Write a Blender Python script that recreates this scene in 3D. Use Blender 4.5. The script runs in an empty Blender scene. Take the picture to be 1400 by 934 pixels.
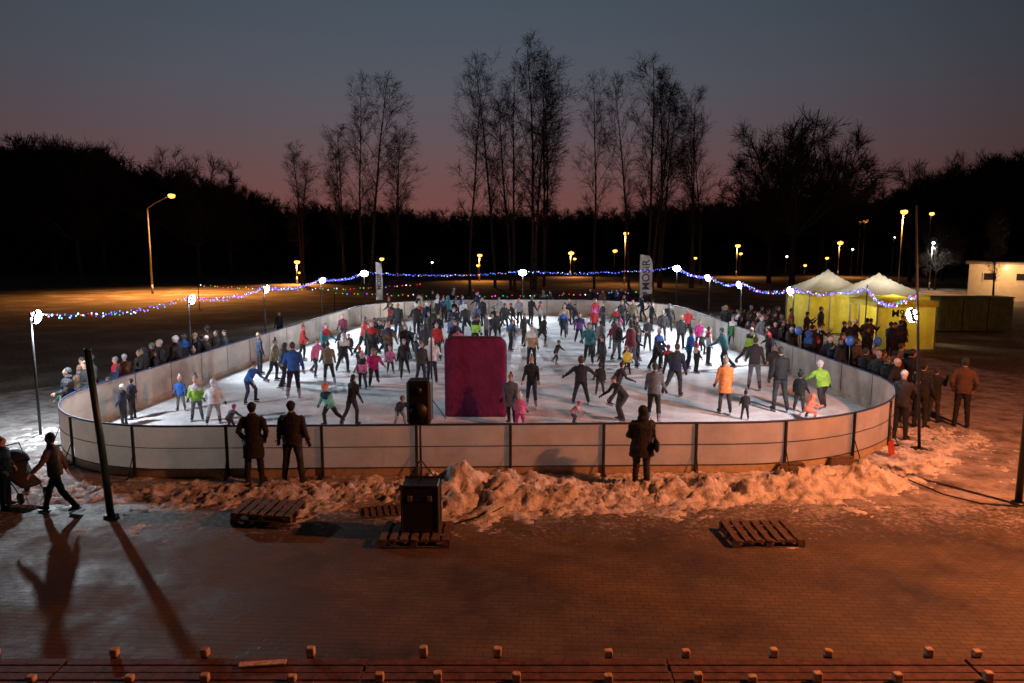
import bpy, math, random
import numpy as np
from mathutils import Vector, Matrix, noise, kdtree
V=Vector
R=random.Random(7)
D2R=math.radians
scene=bpy.context.scene
COL=scene.collection
scene.view_settings.view_transform='Standard'
scene.view_settings.look='None'
scene.view_settings.exposure=0
# ---------------------------------------------------------------- camera
CAM_H=5.0; TILT=D2R(7.6); F=1000.0
cam=bpy.data.cameras.new("camera"); camo=bpy.data.objects.new("camera",cam); COL.objects.link(camo)
cam.lens=36*F/1400; cam.sensor_width=36; cam.clip_end=2000
camo.location=(0,0,CAM_H); camo.rotation_euler=(math.pi/2-TILT,0,0); scene.camera=camo
ct,st=math.cos(TILT),math.sin(TILT)
def ray(px,py):
    u=px-700; v=467-py
    return V((u, v*st+F*ct, v*ct-F*st))
def G(px,py,z=0.0):
    """survey: point of the ground (height z) seen at photo coordinates"""
    d=ray(px,py); s=(z-CAM_H)/d.z
    return V((d.x*s,d.y*s,z))
def Q(px,py,y):
    d=ray(px,py); s=y/d.y
    return V((d.x*s,y,CAM_H+d.z*s))
# ---------------------------------------------------------------- materials
def newmat(name):
    m=bpy.data.materials.new(name); m.use_nodes=True
    nt=m.node_tree; b=nt.nodes["Principled BSDF"]
    return m,nt,b
def mat(name,col,rough=0.7,var=0.25,scale=8.0,bump=0.0,bscale=30.0,metal=0.0,bdist=0.02):
    m,nt,b=newmat(name)
    tc=nt.nodes.new("ShaderNodeTexCoord")
    n=nt.nodes.new("ShaderNodeTexNoise"); n.inputs["Scale"].default_value=scale; n.inputs["Detail"].default_value=5
    nt.links.new(tc.outputs["Object"],n.inputs["Vector"])
    r=nt.nodes.new("ShaderNodeValToRGB")
    c=col
    r.color_ramp.elements[0].position=0.3; r.color_ramp.elements[1].position=0.7
    r.color_ramp.elements[0].color=(c[0]*(1-var),c[1]*(1-var),c[2]*(1-var),1)
    r.color_ramp.elements[1].color=(min(1,c[0]*(1+var)),min(1,c[1]*(1+var)),min(1,c[2]*(1+var)),1)
    nt.links.new(n.outputs["Fac"],r.inputs["Fac"]); nt.links.new(r.outputs["Color"],b.inputs["Base Color"])
    b.inputs["Roughness"].default_value=rough; b.inputs["Metallic"].default_value=metal
    if bump>0:
        n2=nt.nodes.new("ShaderNodeTexNoise"); n2.inputs["Scale"].default_value=bscale; n2.inputs["Detail"].default_value=4
        nt.links.new(tc.outputs["Object"],n2.inputs["Vector"])
        bp=nt.nodes.new("ShaderNodeBump"); bp.inputs["Strength"].default_value=bump; bp.inputs["Distance"].default_value=bdist
        nt.links.new(n2.outputs["Fac"],bp.inputs["Height"]); nt.links.new(bp.outputs["Normal"],b.inputs["Normal"])
    return m
def emis(name,col,strength,sample=False):
    m,nt,b=newmat(name)
    b.inputs["Base Color"].default_value=(*[min(1,c) for c in col],1)
    b.inputs["Emission Color"].default_value=(*col,1); b.inputs["Emission Strength"].default_value=strength
    if not sample:
        try: m.cycles.emission_sampling='NONE'
        except Exception: pass
    return m
M_black=mat("black_plastic",(0.012,0.012,0.013),0.5,0.3)
M_metal=mat("galvanised_steel",(0.25,0.25,0.26),0.45,0.2,metal=0.7)
M_darkmetal=mat("dark_steel",(0.03,0.03,0.03),0.65,0.3,metal=0.3)
M_greenpost=mat("dark_green_paint",(0.012,0.03,0.02),0.4,0.3,6)
M_bluerail=mat("blue_rail_plastic",(0.03,0.045,0.13),0.5,0.2)
M_wood=mat("weathered_wood",(0.12,0.075,0.05),0.8,0.5,14,0.6,60)
M_palewood=mat("sawn_wood_end",(0.62,0.44,0.29),0.8,0.4,20,0.5,60)
M_redwood=mat("stained_plank",(0.12,0.055,0.042),0.75,0.5,10,0.6,50)
M_bark=mat("bark",(0.02,0.016,0.013),0.9,0.4,3,0.5,10)
M_birch=mat("birch_bark",(0.055,0.047,0.042),0.85,0.7,5,0.4,10)
M_twig=mat("twigs",(0.012,0.009,0.008),0.9,0.3,1)
M_magenta=mat("magenta_tarpaulin",(0.12,0.006,0.052),0.95,0.25,3,0.9,7,bdist=0.04)
M_white=mat("white_fabric",(0.75,0.75,0.72),0.6,0.06,3,0.3,5)
M_ink=mat("dark_lettering",(0.03,0.03,0.04),0.6,0.1)
M_cabin=mat("cabin_render",(0.58,0.46,0.30),0.8,0.1,2,0.2,30)
M_roofd=mat("roof_edge",(0.12,0.1,0.09),0.7,0.2)
M_gfence=mat("green_container_paint",(0.075,0.12,0.055),0.6,0.3,3)
M_red=mat("red_plastic",(0.42,0.035,0.015),0.5,0.2)
M_balloon=mat("blue_balloon",(0.05,0.2,0.75),0.3,0.05)
M_glass=mat("dark_glass",(0.02,0.02,0.025),0.1,0.1)
E_led=emis("led_lens",(0.85,0.93,1.0),60.0)
E_sod=emis("sodium_lamp",(1.0,0.36,0.055),5.0)
E_sodw=emis("warm_lamp",(1.0,0.62,0.3),14.0)
E_wht=emis("white_lamp",(1.0,0.95,0.85),8.0)
E_b=[emis("bulb_blue",(0.06,0.14,1.0),4.0),emis("bulb_green",(0.02,0.75,0.12),1.6),emis("bulb_red",(1.0,0.02,0.05),2.2),
     emis("bulb_amber",(1.0,0.35,0.03),2.0),emis("bulb_violet",(0.25,0.12,1.0),3.5),emis("bulb_white",(0.5,0.6,1.0),4.0)]
# ---------------------------------------------------------------- mesh builder
class MB:
    def __init__(s): s.v=[]; s.f=[]; s.m=[]; s.sm=[]
    def add(s,vs,fs,mi=0,smooth=False,M=None):
        o=len(s.v)
        for p in vs:
            p=V(p)
            if M is not None: p=M@p
            s.v.append(tuple(p))
        for f in fs:
            s.f.append(tuple(i+o for i in f)); s.m.append(mi); s.sm.append(smooth)
    def box(s,c,d,mi=0,M=None,bev=0.0):
        x,y,z=d[0]/2,d[1]/2,d[2]/2
        b=min(bev,x*.9,y*.9,z*.9)
        if b<=0:
            vs=[(c[0]+i*x,c[1]+j*y,c[2]+k*z) for i in(-1,1) for j in(-1,1) for k in(-1,1)]
            s.add(vs,[(0,1,3,2),(4,6,7,5),(0,4,5,1),(2,3,7,6),(0,2,6,4),(1,5,7,3)],mi,False,M)
        else:
            n=8; vs=[];fs=[]
            def ring(zz,ins):
                X=x-ins;Y=y-ins
                return [(c[0]+a,c[1]+e,c[2]+zz) for a,e in[(X-b,-Y),(X,-Y+b),(X,Y-b),(X-b,Y),(-X+b,Y),(-X,Y-b),(-X,-Y+b),(-X+b,-Y)]]
            for zz,ins in[(-z,b*.7),(-z+b,0),(z-b,0),(z,b*.7)]: vs+=ring(zz,ins)
            for r in range(3):
                for i in range(n): fs.append((r*n+i,r*n+(i+1)%n,(r+1)*n+(i+1)%n,(r+1)*n+i))
            fs.append(tuple(range(n-1,-1,-1))); fs.append(tuple(range(3*n,4*n)))
            s.add(vs,fs,mi,False,M)
    def tube(s,pts,rad,n=8,mi=0,M=None,smooth=True,xdir=V((1,0,0)),cap=True):
        pts=[V(p) for p in pts]; vs=[];fs=[]
        for i,p in enumerate(pts):
            a=pts[max(i-1,0)]; b=pts[min(i+1,len(pts)-1)]
            t=(b-a)
            if t.length<1e-9: t=V((0,0,1))
            t.normalize()
            xd=xdir if abs(t.dot(xdir))<0.95 else V((0,1,0))
            sd=(xd-t*xd.dot(t)).normalized(); w=t.cross(sd)
            r=rad[i] if hasattr(rad,'__len__') else rad
            ra,rb=(r if hasattr(r,'__len__') else (r,r))
            for k in range(n):
                a_=2*math.pi*k/n
                vs.append(p+sd*(ra*math.cos(a_))+w*(rb*math.sin(a_)))
        L=len(pts)
        for i in range(L-1):
            for k in range(n): fs.append((i*n+k,i*n+(k+1)%n,(i+1)*n+(k+1)%n,(i+1)*n+k))
        if cap:
            fs.append(tuple(range(n-1,-1,-1))); fs.append(tuple(range((L-1)*n,L*n)))
        s.add(vs,fs,mi,smooth,M)
    def ell(s,c,r,mi=0,M=None,nu=12,nv=8,rot=None):
        vs=[];fs=[]
        c=V(c)
        def P(a,b):
            q=V((r[0]*math.sin(b)*math.cos(a),r[1]*math.sin(b)*math.sin(a),r[2]*math.cos(b)))
            if rot is not None: q=rot@q
            return c+q
        vs.append(P(0,0))
        for j in range(1,nv):
            for i in range(nu): vs.append(P(2*math.pi*i/nu,math.pi*j/nv))
        vs.append(P(0,math.pi))
        for i in range(nu): fs.append((0,1+i,1+(i+1)%nu))
        for j in range(nv-2):
            for i in range(nu):
                a=1+j*nu; fs.append((a+i,a+nu+i,a+nu+(i+1)%nu,a+(i+1)%nu))
        l=len(vs)-1; a=1+(nv-2)*nu
        for i in range(nu): fs.append((l,a+(i+1)%nu,a+i))
        s.add(vs,fs,mi,True,M)
    def mesh(s,name,mats):
        me=bpy.data.meshes.new(name); me.from_pydata(s.v,[],s.f)
        for m in mats: me.materials.append(m)
        me.polygons.foreach_set("material_index",s.m); me.polygons.foreach_set("use_smooth",s.sm)
        me.update(); return me
    def obj(s,name,mats,parent=None,**kw):
        return put(name,s.mesh(name,mats),parent,**kw)
def put(name,data,parent=None,loc=None,rotz=None,label=None,cat=None,kind=None,group=None):
    o=bpy.data.objects.new(name,data); COL.objects.link(o)
    if parent is not None: o.parent=parent
    if loc is not None: o.location=loc
    if rotz is not None: o.rotation_euler=(0,0,rotz)
    if label: o["label"]=label
    if cat: o["category"]=cat
    if kind: o["kind"]=kind
    if group: o["group"]=group
    return o
def empty(name,loc,label,cat,group=None,rotz=0):
    o=put(name,None,None,loc,rotz,label,cat,None,group); o.empty_display_size=0.2; return o
def text_mesh(body,size,depth,name,weight=0.0):
    cu=bpy.data.curves.new(name,'FONT'); cu.body=body; cu.size=size; cu.extrude=depth; cu.offset=weight; cu.align_x='CENTER'; cu.align_y='CENTER'
    o=bpy.data.objects.new(name,cu); COL.objects.link(o)
    dg=bpy.context.evaluated_depsgraph_get(); me=bpy.data.meshes.new_from_object(o.evaluated_get(dg))
    bpy.data.objects.remove(o); me.materials.clear(); me.materials.append(M_ink); return me
# ---------------------------------------------------------------- world: dusk sky
w=bpy.data.worlds.new("World"); scene.world=w; w.use_nodes=True
nt=w.node_tree; bg=nt.nodes["Background"]
tc=nt.nodes.new("ShaderNodeTexCoord"); sep=nt.nodes.new("ShaderNodeSeparateXYZ"); nt.links.new(tc.outputs["Generated"],sep.inputs[0])
rp=nt.nodes.new("ShaderNodeValToRGB"); nt.links.new(sep.outputs["Z"],rp.inputs["Fac"])
cr=rp.color_ramp
stops=[(0.0,(.11,.036,.030)),(0.045,(.158,.060,.054)),(0.09,(.136,.067,.069)),(0.14,(.106,.077,.088)),(0.20,(.083,.084,.104)),(0.30,(.058,.077,.102)),(0.5,(.02,.032,.052)),(1.0,(.008,.013,.026))]
cr.elements[0].position=stops[0][0]; cr.elements[0].color=(*stops[0][1],1)
cr.elements[1].position=1.0; cr.elements[1].color=(*stops[-1][1],1)
for p,c in stops[1:-1]:
    e=cr.elements.new(p); e.color=(*c,1)
dt=nt.nodes.new("ShaderNodeVectorMath"); dt.operation='DOT_PRODUCT'; nt.links.new(tc.outputs["Generated"],dt.inputs[0]); dt.inputs[1].default_value=V((-0.10,1,0.12)).normalized()
mr=nt.nodes.new("ShaderNodeMapRange"); nt.links.new(dt.outputs["Value"],mr.inputs[0])
mr.inputs[1].default_value=0.62; mr.inputs[2].default_value=1.0; mr.inputs[3].default_value=0.13; mr.inputs[4].default_value=1.12
mx=nt.nodes.new("ShaderNodeVectorMath"); mx.operation='SCALE'; nt.links.new(rp.outputs["Color"],mx.inputs[0]); nt.links.new(mr.outputs[0],mx.inputs["Scale"])
nt.links.new(mx.outputs[0],bg.inputs["Color"]); bg.inputs["Strength"].default_value=1.0
# ---------------------------------------------------------------- ground materials
def ground_mat():
    m,nt,b=newmat("field_ground")
    tc=nt.nodes.new("ShaderNodeTexCoord")
    def N(s,d=6):
        n=nt.nodes.new("ShaderNodeTexNoise"); n.inputs["Scale"].default_value=s; n.inputs["Detail"].default_value=d; nt.links.new(tc.outputs["Object"],n.inputs["Vector"]); return n
    n1=N(0.35,9); n2=N(7)
    r=nt.nodes.new("ShaderNodeValToRGB"); r.color_ramp.elements[0].position=.35; r.color_ramp.elements[1].position=.7
    r.color_ramp.elements[0].color=(.07,.052,.03,1); r.color_ramp.elements[1].color=(.18,.135,.08,1)
    nt.links.new(n2.outputs["Fac"],r.inputs["Fac"])
    mm=nt.nodes.new("ShaderNodeMath"); mm.operation='ADD'; nt.links.new(n1.outputs["Fac"],mm.inputs[0])
    m2=nt.nodes.new("ShaderNodeMath"); m2.operation='MULTIPLY'; m2.inputs[1].default_value=.35; nt.links.new(n2.outputs["Fac"],m2.inputs[0]); nt.links.new(m2.outputs[0],mm.inputs[1])
    s=nt.nodes.new("ShaderNodeValToRGB"); s.color_ramp.elements[0].position=.64; s.color_ramp.elements[1].position=.9
    nt.links.new(mm.outputs[0],s.inputs["Fac"])
    mix=nt.nodes.new("ShaderNodeMixRGB"); nt.links.new(s.outputs["Color"],mix.inputs[0]); nt.links.new(r.outputs["Color"],mix.inputs[1]); mix.inputs[2].default_value=(.30,.27,.25,1)
    nt.links.new(mix.outputs[0],b.inputs["Base Color"]); b.inputs["Roughness"].default_value=.9
    bp=nt.nodes.new("ShaderNodeBump"); bp.inputs["Strength"].default_value=.8; bp.inputs["Distance"].default_value=.06; nt.links.new(n2.outputs["Fac"],bp.inputs["Height"]); nt.links.new(bp.outputs["Normal"],b.inputs["Normal"])
    return m
def snowground_mat(name,lo,hi,snow,dark=(.09,.075,.065),sc=2.2,bs=9,bd=.06):
    m,nt,b=newmat(name)
    tc=nt.nodes.new("ShaderNodeTexCoord")
    n1=nt.nodes.new("ShaderNodeTexNoise"); n1.inputs["Scale"].default_value=sc; n1.inputs["Detail"].default_value=10; n1.inputs["Roughness"].default_value=.72
    nt.links.new(tc.outputs["Object"],n1.inputs["Vector"])
    r=nt.nodes.new("ShaderNodeValToRGB"); r.color_ramp.elements[0].position=lo; r.color_ramp.elements[1].position=hi
    r.color_ramp.elements[0].color=(*dark,1); r.color_ramp.elements[1].color=(*snow,1)
    nt.links.new(n1.outputs["Fac"],r.inputs["Fac"]); nt.links.new(r.outputs["Color"],b.inputs["Base Color"]); b.inputs["Roughness"].default_value=.85
    b.inputs["Specular IOR Level"].default_value=.2
    n2=nt.nodes.new("ShaderNodeTexNoise"); n2.inputs["Scale"].default_value=bs; n2.inputs["Detail"].default_value=10; n2.inputs["Roughness"].default_value=.65; nt.links.new(tc.outputs["Object"],n2.inputs["Vector"])
    bp=nt.nodes.new("ShaderNodeBump"); bp.inputs["Strength"].default_value=1.0; bp.inputs["Distance"].default_value=bd; nt.links.new(n2.outputs["Fac"],bp.inputs["Height"]); nt.links.new(bp.outputs["Normal"],b.inputs["Normal"])
    return m
def paving_mat():
    m,nt,b=newmat("clay_block_paving")
    tc=nt.nodes.new("ShaderNodeTexCoord")
    mp=nt.nodes.new("ShaderNodeMapping"); mp.inputs["Rotation"].default_value=(0,0,D2R(3)); nt.links.new(tc.outputs["Object"],mp.inputs["Vector"])
    br=nt.nodes.new("ShaderNodeTexBrick"); br.inputs["Scale"].default_value=1.0
    br.inputs["Brick Width"].default_value=.2; br.inputs["Row Height"].default_value=.1; br.inputs["Mortar Size"].default_value=.007; br.inputs["Mortar Smooth"].default_value=.6
    br.inputs["Color1"].default_value=(.135,.104,.074,1); br.inputs["Color2"].default_value=(.108,.084,.062,1); br.inputs["Mortar"].default_value=(.055,.045,.036,1)
    nt.links.new(mp.outputs[0],br.inputs["Vector"])
    n1=nt.nodes.new("ShaderNodeTexNoise"); n1.inputs["Scale"].default_value=.55; n1.inputs["Detail"].default_value=10; n1.inputs["Roughness"].default_value=.7; nt.links.new(tc.outputs["Object"],n1.inputs["Vector"])
    r=nt.nodes.new("ShaderNodeValToRGB"); r.color_ramp.elements[0].position=.36; r.color_ramp.elements[1].position=.64
    r.color_ramp.elements[0].color=(.5,.47,.46,1); r.color_ramp.elements[1].color=(1.25,1.2,1.15,1); nt.links.new(n1.outputs["Fac"],r.inputs["Fac"])
    mu=nt.nodes.new("ShaderNodeMixRGB"); mu.blend_type='MULTIPLY'; mu.inputs[0].default_value=1; nt.links.new(br.outputs["Color"],mu.inputs[1]); nt.links.new(r.outputs["Color"],mu.inputs[2])
    n3=nt.nodes.new("ShaderNodeTexNoise"); n3.inputs["Scale"].default_value=9; n3.inputs["Detail"].default_value=9; n3.inputs["Roughness"].default_value=.78; nt.links.new(tc.outputs["Object"],n3.inputs["Vector"])
    sp=nt.nodes.new("ShaderNodeSeparateXYZ"); nt.links.new(tc.outputs["Object"],sp.inputs[0])
    mry=nt.nodes.new("ShaderNodeMapRange"); mry.inputs[1].default_value=11.0; mry.inputs[2].default_value=13.4; mry.inputs[3].default_value=0; mry.inputs[4].default_value=.24; nt.links.new(sp.outputs["Y"],mry.inputs[0])
    n5=nt.nodes.new("ShaderNodeTexNoise"); n5.inputs["Scale"].default_value=1.3; n5.inputs["Detail"].default_value=4; nt.links.new(tc.outputs["Object"],n5.inputs["Vector"])
    mq=nt.nodes.new("ShaderNodeMath"); mq.operation='MULTIPLY'; nt.links.new(mry.outputs[0],mq.inputs[0]); nt.links.new(n5.outputs["Fac"],mq.inputs[1])
    sa=nt.nodes.new("ShaderNodeMath"); sa.operation='MULTIPLY_ADD'; sa.inputs[1].default_value=1.7; nt.links.new(mq.outputs[0],sa.inputs[0]); nt.links.new(n3.outputs["Fac"],sa.inputs[2])
    s=nt.nodes.new("ShaderNodeValToRGB"); s.color_ramp.elements[0].position=.64; s.color_ramp.elements[1].position=.80; nt.links.new(sa.outputs[0],s.inputs["Fac"])
    mx=nt.nodes.new("ShaderNodeMixRGB"); nt.links.new(s.outputs["Color"],mx.inputs[0]); nt.links.new(mu.outputs[0],mx.inputs[1]); mx.inputs[2].default_value=(.42,.39,.38,1)
    nt.links.new(mx.outputs[0],b.inputs["Base Color"])
    rr=nt.nodes.new("ShaderNodeMapRange"); rr.inputs[1].default_value=.35; rr.inputs[2].default_value=.6; rr.inputs[3].default_value=.42; rr.inputs[4].default_value=.85; nt.links.new(n1.outputs["Fac"],rr.inputs[0]); nt.links.new(rr.outputs[0],b.inputs["Roughness"])
    ad=nt.nodes.new("ShaderNodeMath"); ad.operation='ADD'; nt.links.new(br.outputs["Fac"],ad.inputs[0]); 
    mi=nt.nodes.new("ShaderNodeMath"); mi.operation='MULTIPLY'; mi.inputs[1].default_value=-1.6; nt.links.new(n3.outputs["Fac"],mi.inputs[0]); nt.links.new(mi.outputs[0],ad.inputs[1])
    bp=nt.nodes.new("ShaderNodeBump"); bp.invert=True; bp.inputs["Strength"].default_value=.6; bp.inputs["Distance"].default_value=.014; nt.links.new(ad.outputs[0],bp.inputs["Height"]); nt.links.new(bp.outputs["Normal"],b.inputs["Normal"])
    return m
def ice_mat():
    m,nt,b=newmat("scratched_ice")
    tc=nt.nodes.new("ShaderNodeTexCoord")
    n1=nt.nodes.new("ShaderNodeTexNoise"); n1.inputs["Scale"].default_value=.6; n1.inputs["Detail"].default_value=9; n1.inputs["Roughness"].default_value=.65; n1.inputs["Distortion"].default_value=1.5; nt.links.new(tc.outputs["Object"],n1.inputs["Vector"])
    wv=nt.nodes.new("ShaderNodeTexNoise"); wv.inputs["Scale"].default_value=6; wv.inputs["Detail"].default_value=8; wv.inputs["Roughness"].default_value=.8; wv.inputs["Distortion"].default_value=3; nt.links.new(tc.outputs["Object"],wv.inputs["Vector"])
    ad=nt.nodes.new("ShaderNodeMath"); ad.operation='ADD'; nt.links.new(n1.outputs["Fac"],ad.inputs[0]); nt.links.new(wv.outputs["Fac"],ad.inputs[1])
    r=nt.nodes.new("ShaderNodeValToRGB"); r.color_ramp.elements[0].position=.40; r.color_ramp.elements[1].position=.56
    dv=nt.nodes.new("ShaderNodeMath"); dv.operation='MULTIPLY'; dv.inputs[1].default_value=.5; nt.links.new(ad.outputs[0],dv.inputs[0]); nt.links.new(dv.outputs[0],r.inputs["Fac"])
    r.color_ramp.elements[0].color=(.46,.47,.50,1); r.color_ramp.elements[1].color=(.82,.82,.84,1)
    nt.links.new(r.outputs["Color"],b.inputs["Base Color"])
    rr=nt.nodes.new("ShaderNodeMapRange"); rr.inputs[1].default_value=.42; rr.inputs[2].default_value=.55; rr.inputs[3].default_value=.5; rr.inputs[4].default_value=.85; nt.links.new(dv.outputs[0],rr.inputs[0]); nt.links.new(rr.outputs[0],b.inputs["Roughness"])
    b.inputs["Specular IOR Level"].default_value=.22
    bp=nt.nodes.new("ShaderNodeBump"); bp.inputs["Strength"].default_value=.4; bp.inputs["Distance"].default_value=.012; nt.links.new(wv.outputs["Fac"],bp.inputs["Height"]); nt.links.new(bp.outputs["Normal"],b.inputs["Normal"])
    return m
M_ground=ground_mat(); M_pave=paving_mat(); M_ice=ice_mat()
M_snowg=snowground_mat("trodden_snow",.36,.60,(.46,.42,.41),(.13,.105,.09),1.6)
M_snow=snowground_mat("heaped_snow",.36,.54,(.82,.77,.74),(.24,.20,.185),2.6,18,.045)
M_hill=mat("wooded_slope",(.009,.008,.007),.95,.4,.3,.5,1)
# ---------------------------------------------------------------- ground sheets
mb=MB(); S=1500; mb.add([(-S,-300,0),(S,-300,0),(S,S,0),(-S,S,0)],[(0,1,2,3)]); mb.obj("ground",[M_ground],kind="structure",label="frozen grass field with thin patches of snow",cat="ground")
def fillet(corners,rad,n=14):
    out=[]
    N=len(corners)
    for i in range(N):
        p=V(corners[i]);a=V(corners[i-1]);b=V(corners[(i+1)%N])
        da=(a-p).normalized();db=(b-p).normalized(); half=da.angle(db)/2
        tl=rad[i]/math.tan(half); c=p+(da+db).normalized()*(rad[i]/math.sin(half))
        s=p+da*tl; e=p+db*tl
        a0=math.atan2(s.y-c.y,s.x-c.x);a1=math.atan2(e.y-c.y,e.x-c.x)
        while a1-a0>math.pi:a1-=2*math.pi
        while a1-a0<-math.pi:a1+=2*math.pi
        for k in range(n+1):
            t=a0+(a1-a0)*k/n; out.append(V((c.x+rad[i]*math.cos(t),c.y+rad[i]*math.sin(t))))
    return out
RC=[(-11.85,15.1),(10.9,15.75),(10.4,51),(-9.3,51)]
OUT=fillet(RC,[4.2,6.2,7,7])
def wall_x(y): return -11.85+(y-15.1)*2.55/35.9
def resample(poly,step):
    P=poly+[poly[0]]; L=[0]
    for i in range(len(P)-1): L.append(L[-1]+(P[i+1]-P[i]).length)
    n=round(L[-1]/step); out=[];j=0
    for k in range(n):
        d=L[-1]*k/n
        while L[j+1]<d: j+=1
        t=(d-L[j])/max(1e-9,L[j+1]-L[j]); out.append(P[j].lerp(P[j+1],t))
    return out
FINE=resample(OUT,0.26)
FN=np.array([(p.x,p.y) for p in FINE])
def inside(x,y):
    c=False;n=len(FINE)
    for i in range(0,n):
        a=FINE[i];b=FINE[i-1]
        if (a.y>y)!=(b.y>y) and x<(b.x-a.x)*(y-a.y)/(b.y-a.y)+a.x: c=not c
    return c
def dist_out(x,y): return float(np.sqrt(((FN-np.array([x,y]))**2).sum(1).min()))
mb=MB(); mb.add([(p.x,p.y,0.03) for p in FINE],[tuple(range(len(FINE)))]); mb.obj("ice",[M_ice],kind="structure",label="scratched white skating ice sheet",cat="ice")
mb=MB(); mb.add([(-60,-30,.008),(60,-30,.008),(60,13.6,.008),(-60,13.6,.008)],[(0,1,2,3)]); mb.obj("pavement",[M_pave],kind="structure",label="red clay block paving of the square",cat="pavement")
mb=MB()
def sg(x,y,z=.004): return (x,y,z)
mb.add([sg(-26,12.9),sg(26,12.9),sg(19,27),sg(16.5,54),sg(-13.5,54),sg(-15,27)],[(0,1,2,3,4,5)]); mb.obj("path",[M_snowg],kind="structure",label="trodden dirty snow path around the rink",cat="path")
def snow_bank():
    xs=np.arange(-15.5,12.4,.05); ys=np.arange(11.0,19.5,.05)
    nx,ny=len(xs),len(ys); hh=np.zeros((nx,ny))
    X,Y=np.meshgrid(xs,ys,indexing='ij')
    P=np.stack([X.ravel(),Y.ravel()],1)
    dm=np.full(len(P),1e9)
    for q in FN[FN[:,1]<24]: dm=np.minimum(dm,((P-q)**2).sum(1))
    dm=np.sqrt(dm).reshape(nx,ny)
    for i in range(nx):
        x=xs[i]
        amp=.05+.36*math.exp(-((x+.6)/1.25)**2)+.26*math.exp(-((x-6.4)/1.6)**2)+.12*math.exp(-((x-3.6)/1.1)**2)+.06*math.exp(-((x+5)/2.0)**2)
        wid=1.25+.9*math.exp(-((x-1.0)/3.0)**2)
        lef=1.0 if x>-3 else max(.35,1+(x+3)*.09)
        if x<-9: amp*=.75
        if x>9: amp*=max(0,1-(x-9)/2.6)
        for j in range(ny):
            d=dm[i,j]
            if d>4.4: hh[i,j]=-.1; continue
            y=ys[j]
            if y>15 and -12<x<10.2 and inside(x,y): hh[i,j]=-1; continue
            big=noise.noise(V((x*.7,y*.7,3.1)))
            mid=noise.noise(V((x*2.1,y*2.1,1.7))); fi=noise.noise(V((x*5.5,y*5.5,.3))); ff=noise.noise(V((x*12,y*12,9))); f4=noise.noise(V((x*24,y*24,2)))
            c=1.15+.3*big
            g=math.exp(-((d-c)/(wid*.48))**2)
            near=1.0 if d>.9 else max(0.08,d/.9)
            h=amp*g*near*(1+1.1*mid+.5*fi)+g*near*lef*(.035*(1-abs(fi)*3)+.08*max(0,ff)+.045*f4)
            ed=math.exp(-(d/2.5)**2.4)
            h+=.052*ed*lef+(.05*fi+.045*ff+.03*f4)*math.exp(-(d/3.6)**4)-.048 + .045*mid +.055*big
            hh[i,j]=h
    idx=np.arange(nx*ny).reshape(nx,ny)
    a=idx[:-1,:-1].ravel();b=idx[1:,:-1].ravel();c=idx[1:,1:].ravel();d=idx[:-1,1:].ravel()
    H=hh.ravel(); keep=(np.maximum.reduce([H[a],H[b],H[c],H[d]])>0)&(np.minimum.reduce([H[a],H[b],H[c],H[d]])>-.5)
    F_=np.stack([a,b,c,d],1)[keep]
    used=np.unique(F_); rm=np.full(nx*ny,-1); rm[used]=np.arange(len(used))
    vs=np.stack([X.ravel()[used],Y.ravel()[used],H[used]],1)
    me=bpy.data.meshes.new("snow_bank"); me.from_pydata(vs.tolist(),[],rm[F_].tolist()); me.materials.append(M_snow)
    me.polygons.foreach_set("use_smooth",[True]*len(me.polygons)); me.update()
    put("snow_bank",me,kind="stuff",label="lumpy heaped snow along outside of rink boards",cat="snow")
snow_bank()
# ---------------------------------------------------------------- rink boards
def panel_mat():
    m,nt,b=newmat("white_board_panel")
    tc=nt.nodes.new("ShaderNodeTexCoord")
    n=nt.nodes.new("ShaderNodeTexNoise"); n.inputs["Scale"].default_value=1.3; n.inputs["Detail"].default_value=9; n.inputs["Roughness"].default_value=.65; nt.links.new(tc.outputs["Object"],n.inputs["Vector"])
    r=nt.nodes.new("ShaderNodeValToRGB"); r.color_ramp.elements[0].color=(.42,.36,.30,1); r.color_ramp.elements[1].color=(.70,.63,.56,1); r.color_ramp.elements[0].position=.3; r.color_ramp.elements[1].position=.65
    nt.links.new(n.outputs["Fac"],r.inputs["Fac"]); nt.links.new(r.outputs["Color"],b.inputs["Base Color"]); b.inputs["Roughness"].default_value=.6
    tr=nt.nodes.new("ShaderNodeBsdfTranslucent"); tr.inputs["Color"].default_value=(.64,.50,.40,1)
    ms=nt.nodes.new("ShaderNodeMixShader"); ms.inputs[0].default_value=.28
    nt.links.new(b.outputs[0],ms.inputs[1]); nt.links.new(tr.outputs[0],ms.inputs[2]); nt.links.new(ms.outputs[0],nt.nodes["Material Output"].inputs[0])
    return m
M_panel=panel_mat(); M_kick=mat("kick_plate",(.46,.36,.24),.6,.2)
BO=empty("rink_boards",(0,15.25,0),"white rink boards with dark posts around the ice","rink boards")
def rel(o): 
    o.parent=BO; o.matrix_parent_inverse=Matrix.Translation((0,-15.25,0)); return o
per=resample(OUT,2.0/8); 
nseg=len(per)//8; per=resample(OUT,sum((OUT[i]-OUT[i-1]).length for i in range(len(OUT)))/(nseg*8))
Np=len(per)
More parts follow.
